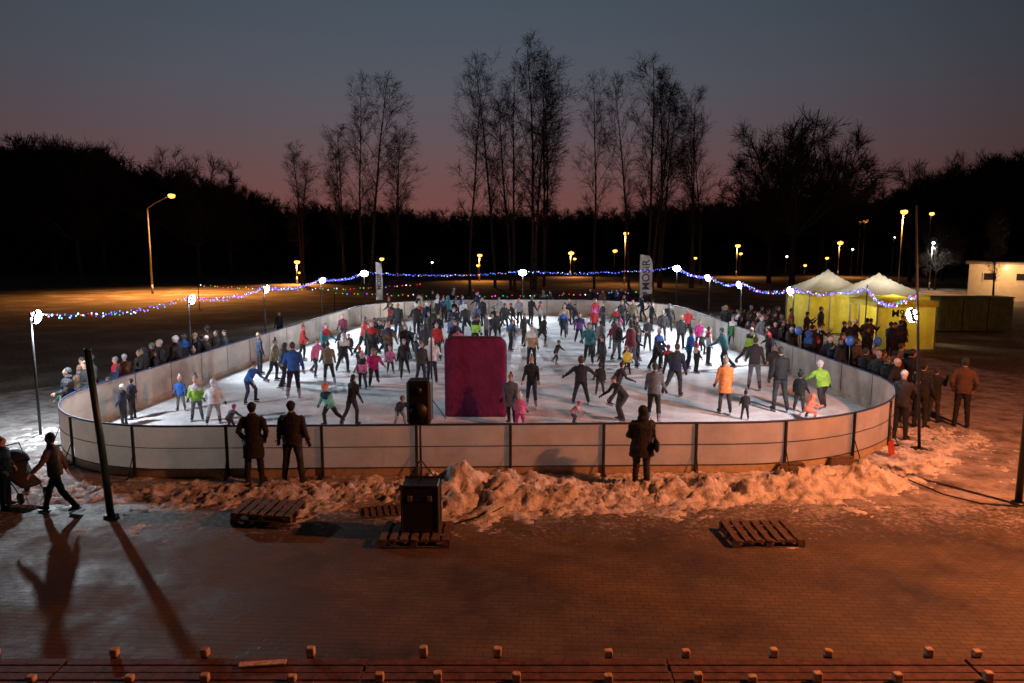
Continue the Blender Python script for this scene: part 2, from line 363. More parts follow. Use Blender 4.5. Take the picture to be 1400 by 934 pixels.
for k in range(nseg):
    pts=[per[(k*8+i)%Np] for i in range(9)]
    mb=MB(); vs=[];fs=[]
    for i,p in enumerate(pts):
        q=p
        if i==0: q=p.lerp(pts[1],.08)
        if i==8: q=p.lerp(pts[7],.08)
        for z in (.20,.66,1.12): vs.append((q.x,q.y,z))
    for i in range(8):
        for z in range(2): fs.append((i*3+z,i*3+3+z,i*3+4+z,i*3+1+z))
    mb.add(vs,fs,0,True)
    o=rel(mb.obj("panel",[M_panel]))
    mb=MB(); vs=[];fs=[]
    for i,p in enumerate(pts):
        for z in(.01,.198): vs.append((p.x,p.y,z))
    for i in range(8): fs.append((i*2,i*2+2,i*2+3,i*2+1))
    mb.add(vs,fs,0,True); rel(mb.obj("kick_plate",[M_kick]))
    p=pts[0]; t=(pts[1]-per[(k*8-1)%Np]).normalized(); ang=math.atan2(t.y,t.x); n=V((t.y,-t.x))
    mb=MB(); M=Matrix.Translation((p.x+n.x*.03,p.y+n.y*.03,0))@Matrix.Rotation(ang,4,'Z')
    mb.box((0,0,.57),(.06,.05,1.14),0,M,.008); mb.box((0,-.12,.03),(.07,.26,.03),0,M,.005)
    mb.tube([(0,-.22,.04),(0,-.03,.5)],.012,6,0,M)
    rel(mb.obj("post",[M_darkmetal]))
def loop_rail(name,z,r,off,m):
    mb=MB(); vs=[];fs=[];n=len(FINE)
    for i,p in enumerate(FINE):
        a=FINE[i-1];b=FINE[(i+1)%n]; t=(b-a).normalized(); nr=V((t.y,-t.x)); c=V((p.x+nr.x*off,p.y+nr.y*off,z))
        for k in range(6):
            an=math.pi*2*k/6; vs.append((c.x+nr.x*r*math.cos(an),c.y+nr.y*r*math.cos(an),c.z+r*math.sin(an)))
    for i in range(n):
        for k in range(6): fs.append((i*6+k,i*6+(k+1)%6,((i+1)%n)*6+(k+1)%6,((i+1)%n)*6+k))
    mb.add(vs,fs,0,True); rel(mb.obj(name,[m]))
loop_rail("top_rail",1.14,.024,0,M_bluerail)
loop_rail("middle_rail",.66,.008,.014,M_darkmetal)
loop_rail("bottom_rail",.20,.009,.014,M_darkmetal)
# ---------------------------------------------------------------- lights
def add_light(name,kind,loc,energy,color,parent=None,radius=.1,aim=None,spot=150,blend=.6):
    l=bpy.data.lights.new(name,kind); l.energy=energy; l.color=color; l.shadow_soft_size=radius
    if kind=='SPOT': l.spot_size=D2R(spot); l.spot_blend=blend
    o=bpy.data.objects.new(name,l); COL.objects.link(o); o.location=loc
    if aim is not None: o.rotation_euler=(V(aim)-V(loc)).to_track_quat('-Z','Y').to_euler()
    if parent is not None:
        o.parent=parent; o.matrix_parent_inverse=Matrix.Translation(-V(parent.location))
    return o
def rel2(o,par):
    o.parent=par; o.matrix_parent_inverse=Matrix.Translation(-V(par.location)); return o
LED=1850
floods=[(-12.3,18.6,3.15,.9),(-11.75,26.5,3.0,.9),(-11.4,33.6,2.95,1),(-11.1,42.5,2.9,1),(-10.4,51.6,2.95,1.3),(0.75,51.8,3.0,1.6),(11.55,51.4,3.3,1.4),(11.2,41.5,3.1,1),(11.3,36,3.0,1),(11.4,29.6,3.1,1),(10.0,17.45,3.3,.8)]
TOPS=[]
for i,(x,y,z,k) in enumerate(floods):
    tall = i==10
    E=empty("floodlight_pole",(x,y,0),"tall thin dark pole carrying a white floodlight" if tall else "slim pole with bright white led floodlight beside rink","floodlight","floodlight poles round the rink")
    mb=MB(); top=5.9 if tall else z+.12
    lx=-.5 if tall else 0
    mb.tube([(x,y,0),(x+lx*.5,y,top*.5),(x+lx,y,top)],[.035,.032,.028] if not tall else [.038,.032,.022],8); mb.box((x,y,.02),(.3,.3,.04),0,None,.01)
    rel2(mb.obj("pole",[M_black]),E)
    back=y>50
    aim=V((-x*.55,35 if y>22 else 30,0)) if not back else V((x*.2,27,0))
    loc=V((x+lx*.55,y,z)); d=(aim-loc); d.z=0; d.normalize()
    q=(V((d.x,d.y,-.30))).to_track_quat('Y','Z').to_matrix().to_4x4()
    M=Matrix.Translation(loc+d*.12)@q
    mb=MB(); mb.box((0,-.03,0),(.40,.07,.32),0,M,.015); mb.box((0,-.11,0),(.43,.015,.05),0,M); mb.box((-.21,-.06,0),(.015,.11,.05),0,M); mb.box((.21,-.06,0),(.015,.11,.05),0,M)
    rel2(mb.obj("lamp_housing",[M_black]),E)
    rs=1.35 if back else 1.1
    mb=MB(); mb.ell((0,.012,0),(.20*rs,.10*rs,.16*rs),0,M,14,8); rel2(mb.obj("lamp_lens",[E_led]),E)
    if i==0: add_light("flood_beam",'POINT',loc+d*.35,900,(.84,.92,1.0),E,.09)
    else: add_light("flood_beam",'SPOT',loc+d*.3,LED*k,(.84,.92,1.0),E,.12,aim,160,1.0)
    TOPS.append(V((x+lx*.55,y,z+.1)))
# ---------------------------------------------------------------- garlands
bulb_me=[]
for m in E_b:
    mb=MB(); mb.ell((0,0,0),(.017,.017,.023),0,None,6,5); bulb_me.append(mb.mesh("bulb",[m]))
def garland(a,b,sag,step,label,weights,size=1.0):
    a=V(a);b=V(b); L=(b-a).length; n=max(6,int(L/.5)); E=empty("string_lights",a,label,"string lights","strings of coloured lights")
    def P(t): 
        p=a.lerp(b,t); p.z-=sag*4*t*(1-t); return p
    mb=MB(); mb.tube([P(i/n) for i in range(n+1)],.009,4,0); rel2(mb.obj("cable",[M_black]),E)
    nb=min(98,int(L/step))
    for i in range(nb):
        p=P((i+.5)/nb+R.uniform(-.3,.3)/nb); p.z-=.03+R.uniform(-.06,.07); p.x+=R.uniform(-.05,.05); p.y+=R.uniform(-.05,.05)
        o=put("bulb",R.choices(bulb_me,weights)[0],E,loc=p-a); s=size*R.uniform(.7,1.25); o.scale=(s,s,s)
W1=[6,.5,.25,.35,3,3]; WM=[5,1.2,.8,.9,2,2]
for i in range(len(TOPS)-1):
    a,b=TOPS[i],TOPS[i+1]; L=(b-a).length
    far=a.y>30
    if i==9: continue
    garland(a,b,.25 if L<15 else .32,.09 if not far else .13,"sagging string of blue and coloured bulbs between poles",WM if i==0 else W1,.95 if not far else 1.3)
garland(TOPS[9],(16.6,34.2,3.0),.25,.09,"string of blue and violet bulbs leading to tents",[3,.5,.3,0,4,1.5],1.15)
garland((16.6,34.2,3.0),TOPS[10]+V((-.03,0,.45)),.5,.17,"string of blue and violet bulbs passing the tents",[3,.8,.5,0,4,1.5],1.0)
garland((-24,56,1.9),(-7,57,1.9),.35,.33,"low string of multicoloured bulbs over the field",[1,3,3,3,1,1],1.9)
garland((-13,53.5,1.5),(10,53.5,1.6),.3,.4,"string of multicoloured bulbs behind far boards",[2,3,3,2,2,1],1.9)
for x,y,h in[(-24,56,2),(-7,57,2),(-13,53.5,1.6),(10,53.5,1.7),(16.6,34.2,3.1)]:
    mb=MB(); mb.tube([(0,0,0),(0,0,h/2),(0,0,h)],[.035,.03,.028],6); mb.box((0,0,.02),(.25,.25,.04),0,None,.01)
    mb.obj("pole",[M_darkmetal],loc=(x,y,0),label="slim dark pole holding up a light string",cat="pole",group="poles for light strings")
# ---------------------------------------------------------------- street lamps
def street_lamp(px,py_lamp,y,arm=0,label="tall street lamp with orange sodium light",power=0,em=E_sod,hs=1.0,col=(1,.38,.09)):
    p=Q(px,py_lamp,y); z=p.z; x=p.x
    E=empty("street_lamp",(x-arm,y,0),label,"street lamp","lit street lamps")
    mb=MB(); x0=x-arm
    if arm:
        pts=[(x0,y,0),(x0,y,z*.5),(x0,y,z*.86)]
        for t in(.25,.5,.75,1): pts.append((x0+arm*math.sin(t*math.pi/2)**1.3,y,z*.86+z*.13*math.sin(t*math.pi/2)))
        mb.tube(pts,[.11,.09,.07,.06,.05,.05,.045],8)
    else:
        mb.tube([(x,y,0),(x,y,z*.5),(x,y,z-.05)],[.08,.06,.05],8)
    mb.tube([(x0,y,0),(x0,y,.9)],.12,8)
    rel2(mb.obj("pole",[M_metal]),E)
    mb=MB(); mb.ell((x+.1,y,z+.06),(.42*hs,.2*hs,.10*hs),0); rel2(mb.obj("lamp_head",[M_darkmetal]),E)
    mb=MB(); mb.ell((x+.1,y,z-.12),(.36*hs,.26*hs,.26*hs),0); rel2(mb.obj("lamp_glass",[em]),E)
    if power: add_light("lamp_light",'SPOT',(x+.1,y-.05,z-.5),power,col,E,.2,(x+.1,y-1.5,0),145,.9)
    return E
street_lamp(233,266,74,2.4,"tall curved street lamp glowing orange over field",34000)
for px,py,y,pw,hs in[(405,357,92,6000,1),(521,353,96,0,.8),(655,348,100,2500,.9),(780,345,112,2500,1.2),(840,342,115,0,1),(855,318,92,2500,.9),(1008,335,112,2500,1.1),(1148,331,112,3000,1.2),(1183,301,116,0,1.1),(1235,288,75,6000,1.0),(1273,291,88,0,.8),(653,362,116,0,.8),(1130,352,118,0,.8),(1176,302,119,0,.9),(408,372,118,0,.6),(785,353,118,0,.7),(1012,346,119,0,.8),(1100,362,117,0,.7),(950,352,118,0,.7)]:
    street_lamp(px,py,y,0,"distant street lamp with warm orange light",pw,E_sod,hs)
street_lamp(1275,331,80,0,"street lamp with white light beside a tree",2200,E_led,.4,(1,.95,.85))
for px,py,y in[(1222,324,118),(1165,340,119),(1075,350,119),(880,356,118),(590,358,118)]: street_lamp(px,py,y,0,"distant street lamp with small white light",0,E_wht,.5)
E=empty("street_lamp",(13.5,9.5,0),"tall sodium street lamp beside the paved square","street lamp","lit street lamps")
mb=MB(); mb.tube([(13.5,9.5,0),(13.5,9.5,4),(13.5,9.5,7.6),(13.2,9.6,8.1),(12.6,9.7,8.3)],[.1,.08,.06,.05,.045],8); rel2(mb.obj("pole",[M_metal]),E)
mb=MB(); mb.ell((12.4,9.7,8.33),(.42,.2,.12)); rel2(mb.obj("lamp_head",[M_darkmetal]),E)
mb=MB(); mb.ell((12.4,9.7,8.22),(.3,.17,.13)); rel2(mb.obj("lamp_glass",[E_sod]),E)
add_light("lamp_light",'POINT',(12.4,9.7,7.95),7600,(1,.28,.10),E,.2)
# ---------------------------------------------------------------- trees
def polytube(mb,pts,r0,r1,n,mi=0):
    L=len(pts); mb.tube(pts,[r0+(r1-r0)*i/(L-1) for i in range(L)],n,mi,None,True,V((.31,.9,.1)),cap=False)
def bare_tree(rng,H,style,dens=1.0,tw=.022):
    tr=MB(); cw=MB()
    def rnd(s): return V((rng.uniform(-s,s),rng.uniform(-s,s),rng.uniform(-s,s)))
    def limb(p,d,L,n,jit,droop=0.0):
        pts=[p.copy()]; 
        for i in range(n):
            d=(d+rnd(jit)+V((0,0,droop))).normalized(); p=p+d*(L/n); pts.append(p.copy())
        return pts,d
    def along(pts,t):
        f=t*(len(pts)-1); i=min(int(f),len(pts)-2); return pts[i].lerp(pts[i+1],f-i),(pts[i+1]-pts[i]).normalized()
    def side(d,ang):
        a=rnd(1).cross(d)
        if a.length<1e-3: a=V((1,0,0))
        a.normalize(); return (d*math.cos(ang)+a*math.sin(ang)).normalized()
    def branch(p,d,L,r,lvl):
        pts,dd=limb(p,d,L,4 if lvl==0 else 3,.13,.06 if lvl==0 else 0)
        if lvl==0: polytube(tr,pts,r,r*.3,5)
        else: polytube(cw,pts,max(r,tw*.9),tw*.6,3)
        if lvl==0: nb=int((9 if style=='birch' else 10)*dens)
        elif lvl==1: nb=int((7 if style=='birch' else 9)*dens)
        else: nb=0
        for i in range(nb):
            t=rng.uniform(.1,1); q,dq=along(pts,t)
            nd=side(dq,rng.uniform(.35,.95)); nl=L*rng.uniform(.3,.55)*(1.15-.5*t)
            if lvl==1:
                nl=max(nl,.8)
                ps,_=limb(q,nd,nl,2,.2,-.12 if style=='birch' else .02); polytube(cw,ps,tw*.75,tw*.5,3)
            else: branch(q,nd,nl,r*.4,lvl+1)
    if style=='birch':
        nst=rng.choice([1,1,2])
        for s in range(nst):
            base=V((rng.uniform(-.4,.4)*s,rng.uniform(-.4,.4)*s,0)); h=H*(1-.12*s)
            pts,_=limb(base,V((rng.uniform(-.05,.05)+.08*s,0,1)).normalized(),h,12,.035,.02)
            polytube(tr,pts,H*.0080,.03,7)
            N=int(27*dens)
            for i in range(N):
                t=.28+.70*(i+rng.random())/N; q,dq=along(pts,min(t,.99))
                prof=math.sin(math.pi*min(1,(t-.16)/.90))**.7
                branch(q,side(dq,rng.uniform(.35,.8)),h*.17*prof*rng.uniform(.5,1.3)+.7,H*.0024*(1.2-t),0)
    else:
        pts,_=limb(V((0,0,0)),V((0,0,1)),H*.22,5,.05); polytube(tr,pts,H*.015,H*.010,8)
        top=pts[-1]
        for i in range(13):
            a=i*2.4+rng.random(); el=(.05+1.25*((i+.5)/13)**.8); d=V((math.cos(a)*math.sin(el),math.sin(a)*math.sin(el),math.cos(el)))
            L=H*rng.uniform(.50,.60)*(1-.28*el); ps,_=limb(top,d,L,5,.10,.05); polytube(tr,ps,H*.0055,.03,6)
            for k in range(int(8*dens)):
                t=rng.uniform(.2,.95); q,dq=along(ps,t); branch(q,side(dq,rng.uniform(.4,.95)),H*.17*rng.uniform(.7,1.1)*(1.2-.4*t),H*.0020,0)
    return tr,cw
RT=random.Random(21)
TT=[]
for i in range(5):
    tr,cw=bare_tree(RT,26,'birch',1.0,.0185); TT.append((tr.mesh("trunk",[M_birch]),cw.mesh("crown",[M_twig])))
TB=[]
for i in range(2):
    tr,cw=bare_tree(RT,16,'broad',.92,.019); TB.append((tr.mesh("trunk",[M_bark]),cw.mesh("crown",[M_twig])))
trees=[(487,100,78,'b'),(500,92,80,'b'),(540,165,82,'b'),(405,188,88,'b'),(462,165,90,'b'),(640,90,76,'b'),(676,62,84,'b'),(704,82,80,'b'),(728,36,79,'b'),(746,60,86,'b'),(817,84,82,'b'),(866,92,86,'b'),(893,68,80,'b'),(908,85,84,'b'),(952,112,84,'b'),(965,165,90,'b'),(1095,142,88,'w'),(1060,190,94,'w'),(1132,180,96,'w'),(262,200,96,'w'),(95,178,92,'w'),(60,185,96,'w'),(130,195,98,'w'),(310,235,100,'w'),(1255,218,96,'w'),(1345,200,98,'w'),(1382,196,92,'w'),(1300,230,100,'w'),(1368,285,60,'b'),(1285,300,80,'w')]
for i,(px,pt,y,k) in enumerate(trees):
    p=Q(px,pt,y); H=p.z
    birch=k=='b'
    lib=TT if birch else TB; tm,cm=lib[i%len(lib)]
    hm=max(v.co.z for v in cm.vertices); s=H/hm
    E=empty("birch_tree" if birch else "bare_tree",(p.x,y,0),"tall slender bare birch against dusk sky" if birch else "broad bare deciduous tree with spreading twigs","tree","bare trees behind the rink",RT.uniform(0,6.28))
    sx=s*(1.0 if birch else .95)
    if birch: sx=s*RT.uniform(.9,1.2)
    E.scale=(sx,sx,s)
    put("trunk",tm,E); put("crown",cm,E)
TL=[(-500,180),(0,190),(60,190),(140,208),(200,228),(320,258),(380,274),(560,290),(700,292),(800,287),(900,280),(1000,276),(1100,268),(1200,264),(1240,252),(1300,238),(1350,218),(1400,208),(1900,190)]
def tl(px):
    for (a,ya),(b,yb) in zip(TL,TL[1:]):
        if a<=px<=b: return ya+(yb-ya)*(px-a)/(b-a)
    return 200
def far_wood():
    rng=random.Random(5); temps=[]
    for i in range(4):
        tr,cw=bare_tree(rng,10,'broad',.55,.034)
        v=np.array(tr.v+cw.v); f=tr.f+[tuple(a+len(tr.v) for a in q) for q in cw.f]
        f4=np.array([q for q in f if len(q)==4]); v[:,2]*=10/v[:,2].max(); temps.append((v,f4))
    VV=[];FF=[];o=0
    for k in range(400):
        px=-350+2100*(k+rng.random())/400; y=rng.choice([rng.uniform(128,140),rng.uniform(138,160)])
        ztop=Q(px,tl(px)+rng.uniform(-12,16),y).z
        p=Q(px,tl(px),y); hb=ztop*(.25 if y<139 else .42)
        v,f=temps[rng.randrange(4)]; h=ztop-hb; s=h/10; a=rng.uniform(0,6.28); ca,sa=math.cos(a),math.sin(a); wx=max(s,.75)*1.15
        w_=np.empty_like(v); w_[:,0]=(v[:,0]*ca-v[:,1]*sa)*wx+p.x; w_[:,1]=(v[:,0]*sa+v[:,1]*ca)*wx+y; w_[:,2]=v[:,2]*s+hb
        VV.append(w_);FF.append(f+o);o+=len(v)
    VV=np.concatenate(VV);FF=np.concatenate(FF)
    me=bpy.data.meshes.new("woodland"); me.vertices.add(len(VV)); me.vertices.foreach_set("co",VV.ravel())
    me.loops.add(len(FF)*4); me.loops.foreach_set("vertex_index",FF.ravel().astype(np.int32)); me.polygons.add(len(FF)); me.polygons.foreach_set("loop_start",np.arange(0,len(FF)*4,4,dtype=np.int32))
    me.update(calc_edges=True); me.materials.append(M_twig)
    put("woodland",me,kind="stuff",label="far-off dark bare woodland along the horizon",cat="woodland")
    mb=MB(); n=260; rows=[(121,0,-.3),(129,.34,0),(140,.58,0),(158,.74,0),(200,.82,0)]
    vs=[];fs=[]
    for i in range(n+1):
        px=-700+2800*i/n
        for (y,k,zz) in rows:
            z=Q(px,tl(px)+8,y).z*k*(1+.05*noise.noise(V((px*.02,y*.1,0)))+.07*noise.noise(V((px*.09,y*.1,4)))) + zz
            vs.append((Q(px,300,y).x,y,z))
    m=len(rows)
    for i in range(n):
        for j in range(m-1): fs.append((i*m+j,(i+1)*m+j,(i+1)*m+j+1,i*m+j+1))
    mb.add(vs,fs,0,True); mb.obj("hillside",[M_hill],kind="structure",label="dark wooded hillside behind the rink",cat="hill")
far_wood()
# ---------------------------------------------------------------- tents
def tent(cx,cy,half,eave,peak,wallmat,roofmat,walls,label,light):
    E=empty("market_tent",(cx,cy,0),label,"tent","event tents beside the rink")
    mb=MB()
    for sx in(-1,1):
        for sy in(-1,1): mb.box((cx+sx*half*.97,cy+sy*half*.97,eave/2),(.06,.06,eave),0,None,.008)
    for k in range(4):
        M=Matrix.Translation((cx,cy,0))@Matrix.Rotation(k*math.pi/2,4,'Z'); mb.box((0,-half*.97,eave-.05),(half*1.94,.04,.04),0,M)
    rel2(mb.obj("frame",[M_metal]),E)
    mb=MB(); n=18; vs=[];fs=[]
    for i in range(n+1):
        for j in range(n+1):
            a=-1+2*i/n;b=-1+2*j/n;m=max(abs(a),abs(b)); t=1-m
            z=eave+(peak-eave)*(.80*t+.20*t**4) -.05*math.sin(math.pi*t)*(1-abs(abs(a)-abs(b)))*0 + .012*math.sin(i*2.1)*math.sin(j*1.7)*(t>0)
            vs.append((cx+a*half,cy+b*half,z))
    for i in range(n):
        for j in range(n): fs.append((i*(n+1)+j,(i+1)*(n+1)+j,(i+1)*(n+1)+j+1,i*(n+1)+j+1))
    mb.add(vs,fs,0,True)
    rel2(mb.obj("roof",[roofmat]),E)
    mb=MB()
    for k in range(4):
        M=Matrix.Translation((cx,cy,0))@Matrix.Rotation(k*math.pi/2,4,'Z')
        ns=12
        vs=[(-half+2*half*i/ns,-half-.012,z_) for i in range(ns+1) for z_ in(eave-.25-(.05 if i%2 else 0),eave)]
        mb.add(vs,[(2*i,2*i+2,2*i+3,2*i+1) for i in range(ns)],0,False,M)
    rel2(mb.obj("valance",[wallmat]),E)
    for k in walls:
        M=Matrix.Translation((cx,cy,0))@Matrix.Rotation(k*math.pi/2,4,'Z')
        mb=MB(); ns=24; vs=[]
        for i in range(ns+1):
            x=-half*.95+1.9*half*i/ns; yy=-half*.95+.03*math.sin(i*1.6)+.02*math.sin(i*.7+k)
            vs+= [(x,yy*1.01,.05),(x,yy,eave-.1)]
        mb.add(vs,[(2*i,2*i+2,2*i+3,2*i+1) for i in range(ns)],0,True,M)
        rel2(mb.obj("side_wall",[wallmat]),E)
    if light:
        mb=MB(); mb.tube([(cx-.5,cy,eave-.15),(cx+.5,cy,eave-.15)],.03,8); rel2(mb.obj("lamp_tube",[E_sodw]),E)
        add_light("tent_light",'POINT',(cx,cy-.1,eave-.3),light,(1,.93,.75),E,.15)
    return E
def trans_fabric(name,col,k=.4):
    m,nt,b=newmat(name); b.inputs["Base Color"].default_value=(*col,1); b.inputs["Roughness"].default_value=.75
    tc=nt.nodes.new("ShaderNodeTexCoord")
    n0=nt.nodes.new("ShaderNodeTexNoise"); n0.inputs["Scale"].default_value=2.5; n0.inputs["Detail"].default_value=8; nt.links.new(tc.outputs["Object"],n0.inputs["Vector"])
    r=nt.nodes.new("ShaderNodeValToRGB"); r.color_ramp.elements[0].position=.3; r.color_ramp.elements[0].color=(*[c*.65 for c in col],1); r.color_ramp.elements[1].position=.65; r.color_ramp.elements[1].color=(*col,1)
    nt.links.new(n0.outputs["Fac"],r.inputs["Fac"]); nt.links.new(r.outputs["Color"],b.inputs["Base Color"])
    tr=nt.nodes.new("ShaderNodeBsdfTranslucent"); tr.inputs["Color"].default_value=(*col,1)
    n=nt.nodes.new("ShaderNodeTexNoise"); n.inputs["Scale"].default_value=4; nt.links.new(tc.outputs["Object"],n.inputs["Vector"]); bp=nt.nodes.new("ShaderNodeBump"); bp.inputs["Distance"].default_value=.05; bp.inputs["Strength"].default_value=.8
    nt.links.new(n.outputs["Fac"],bp.inputs["Height"]); nt.links.new(bp.outputs["Normal"],b.inputs["Normal"])
    ms=nt.nodes.new("ShaderNodeMixShader"); ms.inputs[0].default_value=k
    nt.links.new(b.outputs[0],ms.inputs[1]); nt.links.new(tr.outputs[0],ms.inputs[2]); nt.links.new(ms.outputs[0],nt.nodes["Material Output"].inputs[0]); return m
M_tw=trans_fabric("white_tent_fabric",(.70,.68,.62),.36); M_ty=trans_fabric("yellow_tent_wall",(.72,.60,.07),.36)
tent(18.5,43.0,1.75,2.35,3.55,M_ty,M_tw,[0,3],"white peaked tent with yellow side walls",110)
tent(19.5,39.0,1.8,2.4,3.5,M_ty,M_tw,[2,1],"white peaked tent open towards the rink, lit inside",160)
T=tent(18.75,36.0,1.45,2.3,2.55,M_ty,M_ty,[0,1,2],"yellow promotional tent with black lettering",60)
o=put("lettering",text_mesh("M9",.48,.004,"lettering",.008)); o.location=(18.3,36.0-1.45*.95-.09,1.72); o.rotation_euler=(math.pi/2,0,0); rel2(o,T)
# ---------------------------------------------------------------- feather banners
def banner(px,ytop,ybot,y,wpx,label):
    a=Q(px,ytop,y);b=Q(px,ybot,y); w_=wpx/1000*y
    E=empty("banner_flag",(a.x,y,0),label,"banner","white banners behind the rink")
    mb=MB(); mb.tube([(a.x-w_/2-.03,y,0),(a.x-w_/2-.03,y,a.z*.6),(a.x-w_/2-.03,y,a.z+.05)],[.03,.025,.02],6); mb.box((a.x-w_/2-.03,y,.02),(.5,.5,.04),0,None,.01); rel2(mb.obj("pole",[M_darkmetal]),E)
    mb=MB(); n=12; vs=[]
    for i in range(n+1):
        z=b.z+(a.z-b.z)*i/n; xr=w_/2*(1 if i<n-3 else 1-.5*((i-n+3)/3)**2)
        for k in range(5):
            t=k/4; vs.append((a.x-w_/2+(w_/2+xr)*t,y+.03*math.sin(i*.9+t*3),z+(.12 if i==n else 0)*(1-t)))
    mb.add(vs,[(i*5+k,i*5+k+1,i*5+5+k+1,i*5+5+k) for i in range(n) for k in range(4)],0,True); rel2(mb.obj("cloth",[M_tw]),E)
    o=put("lettering",text_mesh("MOSiR",w_*.85,.003,"lettering",.01)); o.location=(a.x,y-.05,(a.z+b.z)/2+.0); o.rotation_euler=(math.pi/2,-math.pi/2,0); rel2(o,E)
banner(884,350,402,52.6,17,"tall white feather banner with dark vertical lettering")
banner(518,360,410,52.8,9,"narrow white banner with dark vertical lettering")
# ---------------------------------------------------------------- cabin & containers
def cabin():
    y=66; a=Q(1322,405,y); x0=a.x; W=8.0; x1=x0+W; zt=Q(1320,361,y).z
    E=empty("cabin",(x0,y,0),"low beige cabin with flat roof lit by lamps","building")
    mb=MB(); mb.box(((x0+x1)/2,y+2.5,zt/2),(W,5,zt),0); rel2(mb.obj("wall",[M_cabin]),E)
    mb=MB(); mb.box(((x0+x1)/2,y+2.4,zt+.09),(W+.6,5.7,.18),0,None,.02); rel2(mb.obj("roof",[M_roofd]),E)
    for i in range(3):
        x=x0+1.6+i*2.4
        mb=MB(); mb.box((x,y-.02,zt*.66),(.9,.05,.6),0); rel2(mb.obj("window",[M_glass]),E)
        mb=MB()
        for dx,dz,sx,sz in[(-.49,0,.08,.76),(.49,0,.08,.76),(0,.34,.9,.08),(0,-.34,.9,.08)]: mb.box((x+dx,y-.05,zt*.66+dz),(sx,.07,sz),0)
        rel2(mb.obj("window_frame",[M_cabin]),E)
    add_light("cabin_lamp",'POINT',(x0+2.8,y-2.2,zt-.2),520,(1,.6,.3),E,.15)
    mb=MB(); mb.ell((x0+2.8,y-.15,zt-.3),(.12,.12,.09)); rel2(mb.obj("wall_lamp",[E_sodw]),E)
    E.rotation_euler=(0,0,D2R(-32))
cabin()
for i in range(3):
    x=24.9+i*1.5; y=42.0+.1*i
    E=empty("waste_container",(x,y,0),"tall dark green metal container beside the tents","container","green containers")
    mb=MB(); mb.box((x,y,1.0),(1.36,1.3,1.85),0,None,.04)
    for k in range(6): mb.box((x-.55+k*.22,y-.67,1.0),(.06,.04,1.7),0)
    rel2(mb.obj("container_body",[M_gfence]),E)
    mb=MB(); mb.box((x,y,1.97),(1.42,1.36,.07),0,None,.02); rel2(mb.obj("lid",[M_gfence]),E)
# ---------------------------------------------------------------- posts
p=G(152,708); q=Q(126,478,p.y)
mb=MB(); mb.tube([(0,0,0),(-.09,0,q.z*.5),(-.2,0,q.z)],[.065,.063,.06],12); mb.tube([(0,0,0),(0,0,.05)],.13,12); mb.ell((-.2,0,q.z),(.062,.062,.03)); mb.obj("post",[M_greenpost],loc=p,label="dark green steel post standing on the paving",cat="post",group="green posts")
p=G(1392,690)
mb=MB(); mb.tube([(0,0,0),(.01,0,2.2),(.02,0,4.6)],[.065,.062,.06],12); mb.tube([(0,0,0),(0,0,.05)],.13,12); mb.ell((.02,0,4.6),(.062,.062,.03)); mb.obj("post",[M_greenpost],loc=p,label="dark green steel post beside snow-edged paving",cat="post",group="green posts")
p=G(591,574); 
mb=MB(); mb.tube([(0,0,.03),(0,0,1.7),(0,0,3.3)],[.03,.028,.022],8)
for k in range(3):
    a=k*2.1; mb.tube([(math.cos(a)*.4,math.sin(a)*.4,.03),(0,0,.6)],.014,6)
mb.obj("pole",[M_black],loc=p,label="thin black pole on tripod feet by magenta mat",cat="pole")
pa=[G(1392,692,.03),G(1340,688,.03),G(1290,676,.05),G(1240,655,.06),G(1200,638,.08)]
mb=MB(); mb.tube(pa,.016,6); mb.obj("cable",[M_black],label="black power cable lying across the snow",cat="cable")
# ---------------------------------------------------------------- magenta mat
a=G(608,573); b=G(692,573); cx=(a.x+b.x)/2; W=(b.x-a.x); yy=a.y+.3; H=Q(650,462,yy).z
E=empty("crash_mat",(cx,yy,.03),"upright magenta padded mat with rounded top on ice","mat")
def rrprof(w,h,rb,rt,n=8):
    pts=[]
    for (cx_,cz_,a0,r) in[(w/2-rb,rb,-90,rb),(w/2-rt,h-rt,0,rt),(-w/2+rt,h-rt,90,rt),(-w/2+rb,rb,180,rb)]:
        for k in range(n+1):
            t=D2R(a0+90*k/n); pts.append((cx_+r*math.cos(t),cz_+r*math.sin(t)))
    return pts
mb=MB(); N_=36; vs=[];fs=[]
lay=[(-.235,.5),(-.235,.28),(-.23,.10),(-.21,.04),(-.16,0),(.2,0),(.23,.03),(.2,.10)]
for (dy,ins) in lay:
    for i_,(x,z) in enumerate(rrprof(W-2*ins,H-2*ins,.06,.28 if ins<.2 else .1)): vs.append((x,dy+.012*math.sin(z*7+x*5),z+ins))
for l in range(len(lay)-1):
    for k in range(N_): fs.append((l*N_+k,l*N_+(k+1)%N_,(l+1)*N_+(k+1)%N_,(l+1)*N_+k))
mb.add(vs,fs,0,True)
mb.add(vs[:N_],[tuple(range(N_))],0,True); mb.add(vs[-N_:],[tuple(range(N_-1,-1,-1))],0,False)
mb.obj("padding",[M_magenta],E)
mb=MB(); pr=rrprof(W+.012,H+.006,.06,.28); mb.tube([(x,.0,z) for x,z in pr]+[(pr[0][0],.0,pr[0][1])],.012,6,0,None,True,V((0,1,0))); mb.obj("piping",[M_black],E)
